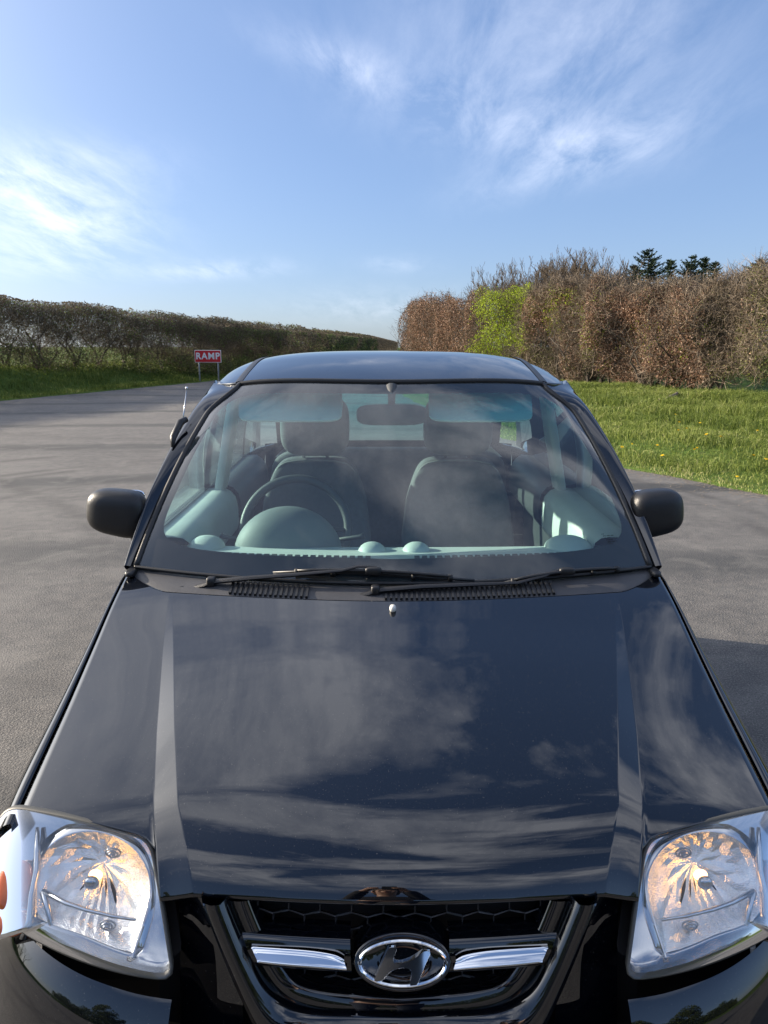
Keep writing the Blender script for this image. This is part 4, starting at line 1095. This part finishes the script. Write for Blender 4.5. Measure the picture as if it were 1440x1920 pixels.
def growth(name, label, pxa, pxb, specs, cat='hedge', ntr=4, extra_h=0.0, t_end=None, hw=.95):
    ta, tb = s_at(pxa), (s_at(pxb) if t_end is None else t_end)
    ta, tb = min(ta, tb), max(ta, tb); tm = (ta+tb)/2; x, y, nx, ny = [float(a[0]) for a in RH.at(np.array([tm]))]
    b0 = np.array([x, y, float(ground_z(x, y))]); e = empty(name, tuple(b0), label, cat)
    for pname, kind, n, mat, size, q0, q1, cth, seed, mean in specs:
        t, X, Y, q, o = hedge_points(RH, n, ta-.7, tb+.7, hw, 0, 1, .45)
        q = q0+(q1-q0)*q**.8; w_ = 1-.45*np.clip((q-.72)/.28, 0, 1)**2.2-.30*np.clip((.25-q)/.25, 0, 1)   # rounded shoulders, tucked foot
        x_, y_, nx_, ny_ = RH.at(t); bul = .20*np.sin(t*1.7+q*3)+.16*np.sin(t*.8+1+q*2)+.12*np.sin(t*3.1-q*5)
        X = x_+nx_*o*(hw+bul)*w_; Y = y_+ny_*o*(hw+bul)*w_; z0 = ground_z(X, Y)
        P = np.stack([X, Y, z0+q*(hedge_h(t)+extra_h)+RNG.normal(size=n)*.04+q**3*(.12*np.sin(t*2.3+1)+.10*np.sin(t*5.1)+.10*np.sin(t*.9))], 1); cl = clump(P, 1.1, seed)
        keep = cl > cth+.75*np.clip((.20-q)/.20, 0, 1)*(t*0+(hw > .96))+.3*np.clip((.2-q)/.2, 0, 1); ed = np.minimum(t-(ta-.3), (tb+.3)-t); keep &= (ed > 1.1*clump(P, 1.1, 77)-.3)
        P = P[keep]; m_ = len(P); var = np.clip(RNG.normal(mean, .22, m_)+.15*(cl[keep]-.6), 0, 1)
        if kind == 'leaf': V_ = leaves(P, RNG.uniform(.6, 1.25, m_)*size)
        else: V_ = twigs(P, RNG.uniform(.2, .6, m_)*size, RNG.uniform(.006, .015, m_), .45)
        fast(pname, V_-b0[None, None], mat, e, var)
    rs_ = random.Random(len(label))
    for k in range(ntr):
        t_ = ta+(tb-ta)*(k+.5+rs_.uniform(-.3, .3))/ntr; x, y, nx, ny = [float(a[0]) for a in RH.at(np.array([t_]))]
        me = trunk_mesh(300+k*7+len(label), 2.7, .6, 2, rs_.uniform(-.3, .3)); me.materials.append(M['bark'])
        o_ = bpy.data.objects.new('trunk', me); COL.objects.link(o_); o_.parent = e; o_.location = (x-b0[0]-nx*rs_.uniform(.1, .75), y-b0[1]-ny*.4, float(ground_z(x, y))-b0[2])
    return e
growth('beech_hedge', 'rust brown clipped beech hedge at the far left end of the right hedge line', 892, 892,
       [('leaves', 'leaf', 95000, M['beech'], .075, .02, 1.0, .12, 11, .38), ('twigs', 'tw', 30000, M['twig'], 1.0, .02, 1.0, .1, 12, .5)], ntr=6, t_end=RH.len-1)
growth('hawthorn_bush', 'bright lime green leafy hawthorn standing in the brown hedge', 884, 975,
       [('leaves', 'leaf', 52000, M['newleaf'], .062, .10, 1.0, .30, 21, .5), ('twigs', 'tw', 12000, M['twig'], 1.0, .05, 1.0, .1, 22, .5)], cat='bush', ntr=3, hw=1.0)
growth('mixed_hedge', 'grey brown twiggy hedge between the lime green bush and the large copper hedge', 962, 1112,
       [('twigs', 'tw', 45000, M['twigpale'], 1.0, .02, 1.03, .12, 31, .42), ('dead_leaves', 'leaf', 60000, M['beech'], .055, .05, 1.0, .30, 32, .45), ('green_leaves', 'leaf', 30000, M['newleaf'], .055, .08, .95, .62, 33, .45), ('olive_leaves', 'leaf', 30000, M['oliveleaf'], .05, .05, 1.0, .40, 34, .5)], ntr=12, extra_h=-.12)
growth('beech_hedge', 'large copper brown beech hedge with pale twigs, behind the grass on the right', 1098, 1320,
       [('leaves', 'leaf', 150000, M['beech'], .062, .04, 1.0, .16, 41, .52), ('twigs', 'tw', 45000, M['twigpale'], 1.1, .03, 1.03, .05, 42, .5), ('green_leaves', 'leaf', 14000, M['newleaf'], .05, .1, .7, .74, 43, .4), ('olive_leaves', 'leaf', 26000, M['oliveleaf'], .05, .05, 1.0, .52, 44, .5)], ntr=12, hw=1.15, extra_h=-.42)
growth('hawthorn_hedge', 'tangled olive green hawthorn hedge at the right edge with knotted pale stems', 1305, 1500,
       [('twigs', 'tw', 95000, M['twigpale'], 1.1, .02, 1.05, .10, 51, .55), ('leaves', 'leaf', 90000, M['oliveleaf'], .05, .08, 1.02, .28, 52, .6), ('dead_leaves', 'leaf', 14000, M['beech'], .05, .1, .8, .6, 53, .5)], ntr=7, extra_h=-.35, t_end=4, hw=1.1)
# a sawn leaning stem at the hedge foot
q = MB(); e = px2dir(1236, 752); k = (CAMZ-.25)/-e.z; p0 = Vector((e.x*k, e.y*k, .22))*1.0; 
q.add(*tube([p0-p0, Vector((.28, .25, .04)), Vector((.5, .55, .10)), Vector((.75, .9, .14)), Vector((.95, 1.3, .16))], [.06, .065, .06, .05, .04], 8))
M['palewood'] = pbr('pale_bark', (.15, .12, .09), .9, var=.5, vscale=7, bump=.5, bscale=25)
st = q.build('fallen_branch', M['palewood']); st.location = p0
tag(st, 'pale thick leaning stem emerging from the foot of the copper hedge', 'branch')
q = MB(); q.add(*sellip((-.01, 0, 0), (.012, .105, .105), .8, 1, 14, 10)); q.build('cut_end', pbr('cut_wood', (.5, .42, .3), .8), st)

# bare saplings above the hedge
def sapling(px, ytop, Y, seed, wd, label):
    x = (px-720)/1443*Y*.978; topz = CAMZ+(650-ytop)/1443*Y; rs_ = random.Random(seed); mb = MB()
    e = empty('bare_tree', (x, Y, .2), label, 'tree', 'leafless trees behind the right hedge')
    tm_ = MB(); tm_.add(*tube([(0, 0, -.1), (rs_.uniform(-.1, .1), 0, (topz)*.45), (rs_.uniform(-.2, .2), 0, topz*.7)], [.09, .06, .03], 6)); tm_.build('trunk', M['bark'], e)
    def rec(p, d, L, r, dep):
        pts = [p]; 
        for i in range(3): d = (d+Vector((rs_.uniform(-.2, .2), rs_.uniform(-.2, .2), .12))).normalized(); p = p+d*L/3; pts.append(p)
        mb.add(*tube(pts, [max(.007, q_) for q_ in (r, r*.85, r*.65, r*.45)], 3, False))
        if dep:
            for k in range(3): rec(pts[rs_.choice([1, 2, 3])], (d+Vector((rs_.uniform(-.7, .7), rs_.uniform(-.7, .7), .3))).normalized(), L*.62, r*.6, dep-1)
    for k in range(16):
        a = rs_.uniform(0, 6.28); h0 = topz*rs_.uniform(.35, .68)
        rec(Vector((0, 0, h0)), Vector((math.cos(a)*wd, math.sin(a)*wd, 1.1)).normalized(), (topz-h0)*.62, .032, 4)
    top_z = max(v[2] for v in mb.v); f = (topz-.2)*1.06/top_z
    mb.v = [(v[0], v[1], v[2]*f) for v in mb.v]; mb.build('crown', M['twigpale'], e)
for i, (px, yt, Y, wd) in enumerate([(935, 518, 40, .9), (975, 505, 38, .9), (1015, 503, 36, .9), (1050, 492, 36, .8), (1090, 478, 35, .7), (1118, 505, 36, .7)]):
    sapling(px, yt, Y, 60+i, wd, ['leafless twiggy tree behind the lime green bush', 'leafless tree just right of the lime green bush', 'low leafless tree in the middle of the bare group', 'leafless tree left of the tallest bare one', 'tallest leafless tree above the hedge', 'leafless tree at the right end of the bare group'][i])
# conifers
def conifer(px, ytop, Y, seed, label, slim=1.0):
    x = (px-720)/1443*Y*.978; H = CAMZ+(650-ytop-19)/1443*Y-.2; rs_ = np.random.default_rng(seed)
    e = empty('conifer_tree', (x, Y, .2), label, 'tree', 'dark conifers behind the right hedge')
    q = MB(); q.add(*tube([(0, 0, -.2), (0, 0, H*.5), (0, 0, H*.98)], [.18, .10, .015], 7)); q.build('trunk', M['bark'], e)
    P0 = []; P2 = []
    nb_ = 0; z = H*1.0
    while z > H*.42:
        f = (H-z)/H; Lw = (.22+3.0*f**.75*slim)
        for k in range(int(rs_.integers(6, 11))):
            L = Lw*rs_.uniform(.55, 1.15); a = rs_.uniform(0, 6.28); d = np.array([math.cos(a), math.sin(a), rs_.uniform(.1, .55)]); d /= np.linalg.norm(d)
            m_ = int(20+110*L); s = rs_.uniform(.03, 1, m_); B = np.array([0, 0, z+rs_.uniform(-.05, .05)])+d*L*s[:, None]; B[:, 2] -= .12*L*np.sin(s*3.1)
            off = rs_.normal(size=(m_, 3))*np.array([.6, .6, .35])+d*.9; off = unit(off)*rs_.uniform(.05, .17, (m_, 1))*(1.15-s[:, None]*.6)
            P0.append(B); P2.append(B+off)
        z -= rs_.uniform(.10, .19)
    m_ = 60; B = np.stack([np.zeros(m_), np.zeros(m_), rs_.uniform(H*.9, H+.12, m_)], 1); P0.append(B); P2.append(B+unit(rs_.normal(size=(m_, 3))+np.array([0, 0, 1.2]))*.10)
    P0 = np.concatenate(P0); P2 = np.concatenate(P2)
    V_ = strips(P0, (P0+P2)/2, P2, .022, .024, .006); fast('crown', V_, M['needle'], e, np.clip(rs_.normal(.45, .25, len(V_)), 0, 1))
for i, (px, yt, Y, sl, lb) in enumerate([(1178, 492, 42, .9, 'small dark conifer leaning against the broad one on the left'), (1205, 463, 42, 1.1, 'broadest dark conifer, leftmost tall crown above the copper hedge'), (1246, 483, 43, .55, 'slim dark conifer second from the left'),
        (1284, 476, 42, .9, 'dark conifer in the middle of the row above the hedge'), (1307, 478, 44, .6, 'narrow conifer between its two taller neighbours'), (1328, 486, 43, .6, 'dark slender conifer at the right of the close group'), (1408, 482, 40, 1.2, 'conifer top showing over the hawthorn hedge at the right edge')]):
    conifer(px, yt, Y, 80+i, lb, sl)
# grass
def grass(name, label, X, Y, h, w_, lean, mean=.5, sd=.2):
    n = len(X); Z = ground_z(X, Y)-.01; a = RNG.uniform(0, 6.28, n); P0 = np.stack([X, Y, Z], 1)
    d = np.stack([np.cos(a), np.sin(a), np.zeros(n)], 1)*lean[:, None]*h[:, None]; up = np.array([0, 0, 1.0])
    P1 = P0+d*.35+up*h[:, None]*.6; P2 = P0+d+up*h[:, None]*np.clip(1-lean[:, None]*.35, .3, 1)
    V_ = strips(P0, P1, P2, w_, w_*.8, w_*.12)
    cl = clump(P0*np.array([1, 1, 0]), .9, 5)
    o = fast(name, V_, M['grass'], None, np.clip(RNG.normal(mean, sd, n)+.35*(cl-.5), 0, 1)); tag(o, label, 'grass', kind='stuff')
def sample_right(n, y0, y1, xmax):
    Y = y0+(y1-y0)*RNG.uniform(size=n)**1.25; X = RE(Y)+(-.10)-.12*np.abs(np.sin(Y*2.3)*np.sin(Y*5.1+1))+RNG.uniform(size=n)**.9*(xmax(Y)-RE(Y)); return X, Y
xm = lambda Y: np.interp(Y, [5, 10, 17, 22, 28, 34, 46], [16, 14, 15, 11.5, 8.4, 5.2, 2.4])
X, Y = sample_right(230000, 5.5, 34, xm)
keep = (X/np.maximum(Y, 1) < .60)&(X/np.maximum(Y, 1) > .10); X, Y = X[keep], Y[keep]; n = len(X)
cl = clump(np.stack([X, Y, X*0], 1), 1.4, 8); dr = X-RE(Y)
h = RNG.uniform(.06, .16, n)*(.40+1.3*cl)*np.clip(.35+dr*.9, .35, 1.0)*(.85+.7*np.clip((dr-2.5)/4, 0, 1))
tuft = (RNG.uniform(size=n) < .5)
grass('grass', 'long bright green grass on the right verge', X, Y, h, np.clip(.006+Y*.00045, .006, .02), RNG.uniform(.1, .9, n), .42+.45*np.exp(-np.clip(dr, 0, 9)/.25), .2)
n = 90000; Y = 14+56*RNG.uniform(size=n)**1.3; X = LE(Y)+.08-RNG.uniform(size=n)**.9*5.2; 
grass('grass', 'rough shaded grass on the left bank under the hedgerow', X, Y, RNG.uniform(.06, .20, n)*(.5+.9*clump(np.stack([X, Y, X*0], 1), 1.2, 4)), np.clip(Y*.0006, .01, .035), RNG.uniform(.1, .8, n), .30, .18)  # lower colour mean puts the hedge's shade into the blades
n = 7000; Y = 5.5+26*RNG.uniform(size=n)**1.3; X = RE(Y)+.05-RNG.exponential(.22, n); a = RNG.uniform(0, 6.28, n); L = RNG.uniform(.01, .05, n)[:, None]; P0 = np.stack([X, Y, np.full(n, .006)], 1); d = np.stack([np.cos(a), np.sin(a), RNG.uniform(0, .15, n)], 1)
V_ = np.empty((n, 4, 3)); sdv = np.stack([-np.sin(a), np.cos(a), a*0], 1)*.004; V_[:, 0] = P0-sdv; V_[:, 1] = P0+sdv; V_[:, 2] = P0+d*L-sdv; V_[:, 3] = P0+d*L+sdv
tag(fast('dry_litter', V_, M['twigpale'], None, RNG.uniform(.3, 1, n)), 'dry straw and grit along the tarmac edge by the right verge', 'litter', kind='stuff')
# dandelions
protoD = None
for i, (px, py) in enumerate([(1097, 778), (1264, 777), (1272, 793), (1273, 804), (1288, 802), (1311, 799), (1327, 813), (1418, 810), (1126, 840), (1137, 854), (1162, 846), (1180, 837), (1230, 842), (1245, 854), (1309, 850), (1412, 848), (1434, 843), (1379, 903), (1351, 821), (1306, 835)]):
    d = px2dir(px, py); zt = .24; kk = (CAMZ-zt)/-d.z; x, y = d.x*kk, d.y*kk; zg = float(ground_z(x, y)); 
    hh_ = .13; kk = (CAMZ-zg-hh_)/-d.z; x, y = d.x*kk, d.y*kk; zg = float(ground_z(x, y))
    e = empty('dandelion', (x, y, zg), 'yellow dandelion flower on a thin stem in the right verge grass', 'flower', 'dandelions in the right verge'); e.rotation_euler = (R(random.uniform(5, 25)), 0, random.uniform(0, 6.28))
    if protoD is None:
        q = MB(); q.add(*tube([(0, 0, -.02), (.004, 0, hh_*.5), (0, 0, hh_)], .002, 5)); s_ = q.build('stem', M['stemgreen'], e)
        q = MB()
        for ring_, (r0, zz, nn_) in enumerate(((.029, .002, 22), (.022, .007, 16), (.012, .010, 10))):
            for k in range(nn_):
                a = 2*math.pi*(k+.5*ring_)/nn_; c_, s__ = math.cos(a), math.sin(a); w2 = .0028
                q.add([(-s__*w2*.5, c_*w2*.5, hh_), (s__*w2*.5, -c_*w2*.5, hh_), (c_*r0+s__*w2, s__*r0-c_*w2, hh_+zz), (c_*r0-s__*w2, s__*r0+c_*w2, hh_+zz)], [(0, 1, 2, 3)])
        q.add(*sellip((0, 0, hh_-.002), (.008, .008, .007), 1, 1, 10, 6)); f_ = q.build('flower_head', M['petal'], e); protoD = (s_, f_)
    else:
        for pr in protoD: c_ = pr.copy(); COL.objects.link(c_); c_.parent = e
# ---- RAMP sign
sx, sy = (389-720)/1443*36.5*.978, 36.5
gz = float(ground_z(sx, sy))
ztop = CAMZ+(650-656)/1443*sy*1.02; zbot = CAMZ+(650-678)/1443*sy*1.02
sg = empty('road_sign', (sx, sy, gz), 'red rectangular road sign reading RAMP in white on two grey posts', 'sign'); sg.rotation_euler = (0, 0, R(-6))
wS = 50/1443*sy; hS = ztop-zbot; zc = (ztop+zbot)/2-gz
q = MB(); q.add(*box((0, .0, zc), (wS, .03, hS))); q.build('sign_plate', M['signwhite'], sg, smooth=False, bevel=.01)
q = MB(); q.add(*box((0, -.018, zc), (wS-.05, .006, hS-.05))); q.build('red_face', M['signred'], sg, smooth=False)
tcu = bpy.data.curves.new('txt', 'FONT'); tcu.body = 'RAMP'; tcu.align_x = 'CENTER'; tcu.align_y = 'CENTER'; tcu.size = hS*.72; tcu.offset = .012; tcu.extrude = .004; tcu.space_character = 1.16
to = bpy.data.objects.new('txt', tcu); COL.objects.link(to); bpy.context.view_layer.update()
me = bpy.data.meshes.new_from_object(to.evaluated_get(bpy.context.evaluated_depsgraph_get())); bpy.data.objects.remove(to)
me.materials.clear(); lt = link('lettering', me, M['signwhite'], sg, smooth=False); lt.location = (0, -.026, zc); lt.rotation_euler = (math.pi/2, 0, 0)
for s in (-1, 1):
    q = MB(); q.add(*tube([(s*wS*.36, .04, -.2), (s*wS*.36, .04, zc+hS*.4)], .036, 10)); q.build('post', M['galv'], sg)
# ---- the photographer, mirrored in the bonnet and grille
M['skin'] = pbr('skin', (.52, .31, .22), .5, var=.08); M['jacket'] = pbr('dark_jacket', (.02, .022, .028), .85, bump=.3, bscale=120); M['jeans'] = pbr('dark_jeans', (.03, .04, .065), .9)
M['hair'] = pbr('brown_hair', (.05, .03, .018), .7, bump=.5, bscale=150); M['shoe'] = pbr('black_shoe', (.02, .02, .02), .5)
PX, PY = -.02, -.42
per = empty('person', (PX, PY, 0), 'person in dark jacket holding up a phone, mirrored in the black car', 'person')
def skinned(name, verts, edges, mat, parent, root=0, sub=2):
    me = bpy.data.meshes.new(name); me.from_pydata([v[:3] for v in verts], edges, []); me.materials.append(mat)
    o = bpy.data.objects.new(name, me); COL.objects.link(o); o.parent = parent
    o.modifiers.new('skin', 'SKIN').use_smooth_shade = True
    for i, v in enumerate(verts):
        d = me.skin_vertices[0].data[i]; d.radius = (v[3], v[4] if len(v) > 4 else v[3]); d.use_root = (i == root)
    m_ = o.modifiers.new('sub', 'SUBSURF'); m_.levels = sub; m_.render_levels = sub
    return o
V = [(0, 0, .98, .15, .11), (0, .0, 1.15, .13, .10), (0, -.01, 1.34, .15, .11), (0, -.01, 1.46, .07, .06), (0, .0, 1.53, .052, .055), (0, .015, 1.60, .072, .085), (0, .015, 1.68, .078, .092), (0, .005, 1.745, .055, .07)]
E = [(0, 1), (1, 2), (2, 3), (3, 4), (4, 5), (5, 6), (6, 7)]
k = len(V); V += [(0, .105, 1.618, .012), (0, .118, 1.605, .012)]; E += [(5, k), (k, k+1)]
for s in (-1, 1):
    k = len(V); V += [(s*.17, -.01, 1.42, .062), (s*.235, .06, 1.20, .046), (s*.15, .26, 1.40, .034), (s*.095, .345, 1.50, .026), (s*.078, .375, 1.545, .030, .016)]
    E += [(2, k), (k, k+1), (k+1, k+2), (k+2, k+3), (k+3, k+4)]
    h = k+4
    for j, (dx, dz_, L) in enumerate(((-.004, .034, .030), (-.006, .016, .034), (-.006, -.002, .032), (-.004, -.018, .026))):
        k = len(V); V += [(s*(.078+dx*0+.006), .392, 1.548+dz_, .0095), (s*.062, .404, 1.552+dz_, .0088), (s*(.062-L), .405, 1.553+dz_, .008)]; E += [(h, k), (k, k+1), (k+1, k+2)]
    k = len(V); V += [(s*.062, .372, 1.530, .012), (s*.045, .380, 1.548, .010), (s*.030, .384, 1.56, .009)]; E += [(h, k), (k, k+1), (k+1, k+2)]
    k = len(V); V += [(s*.10, 0, .88, .09), (s*.11, .01, .50, .058), (s*.115, -.02, .10, .042), (s*.12, .09, .05, .035)]; E += [(0, k), (k, k+1), (k+1, k+2), (k+2, k+3)]
body_ = skinned('body', V, E, M['skin'], per)
jv = [(0, 0, .95, .175, .13), (0, 0, 1.15, .155, .12), (0, -.01, 1.34, .175, .125), (0, -.01, 1.47, .085, .075)]; je = [(0, 1), (1, 2), (2, 3)]
tv = [(0, 0, 1.0, .155, .115)]; te = []
for s in (-1, 1):
    k = len(jv); jv += [(s*.17, -.01, 1.42, .075), (s*.235, .06, 1.20, .060), (s*.15, .26, 1.40, .048), (s*.108, .33, 1.485, .040)]; je += [(2, k), (k, k+1), (k+1, k+2), (k+2, k+3)]
    k = len(tv); tv += [(s*.10, 0, .88, .10), (s*.11, .01, .50, .072), (s*.115, -.02, .11, .06)]; te += [(0, k), (k, k+1), (k+1, k+2)]
skinned('jacket', jv, je, M['jacket'], per); skinned('trousers', tv, te, M['jeans'], per)
q = MB(); q.add(*sellip((0, -.012, 1.715), (.088, .105, .085), .9, .95, 28, 18)); q.add(*sellip((0, -.045, 1.63), (.082, .07, .09), .9, .95, 24, 14)); q.build('hair', M['hair'], per)
for s in (-1, 1):
    q = MB(); q.add(*sellip((s*.12, .06, .045), (.05, .14, .045), .7, .8, 22, 12)); q.build('shoe', M['shoe'], per)
    q = MB(); q.add(*sellip((s*.083, .01, 1.645), (.010, .018, .032), .9, .9, 14, 10)); q.build('ear', M['skin'], per)
    q = MB(); q.add(*sellip((s*.031, .094, 1.655), (.013, .010, .008), 1, 1, 14, 8)); q.build('eye', M['black'], per)
q = MB(); q.add(*sellip((0, .098, 1.572), (.024, .010, .006), 1, 1, 16, 8)); q.build('mouth', pbr('lips', (.40, .16, .14), .5), per)
q = MB(); q.add(*sellip((0, -.020, 1.56), (.037, .0045, .075), .15, .22, 32, 10)); ph = q.build('phone', M['black'])
tag(ph, 'black mobile phone held up by the person mirrored in the bonnet', 'phone')
q = MB(); q.add(*sellip((0, -.0145, 1.615), (.016, .002, .016), .3, .4, 20, 8)); q.build('camera_bump', M['trimdark'], ph)
print('objects', len(bpy.data.objects), 'roofcheck', ws_bot(1), ws_top(1))
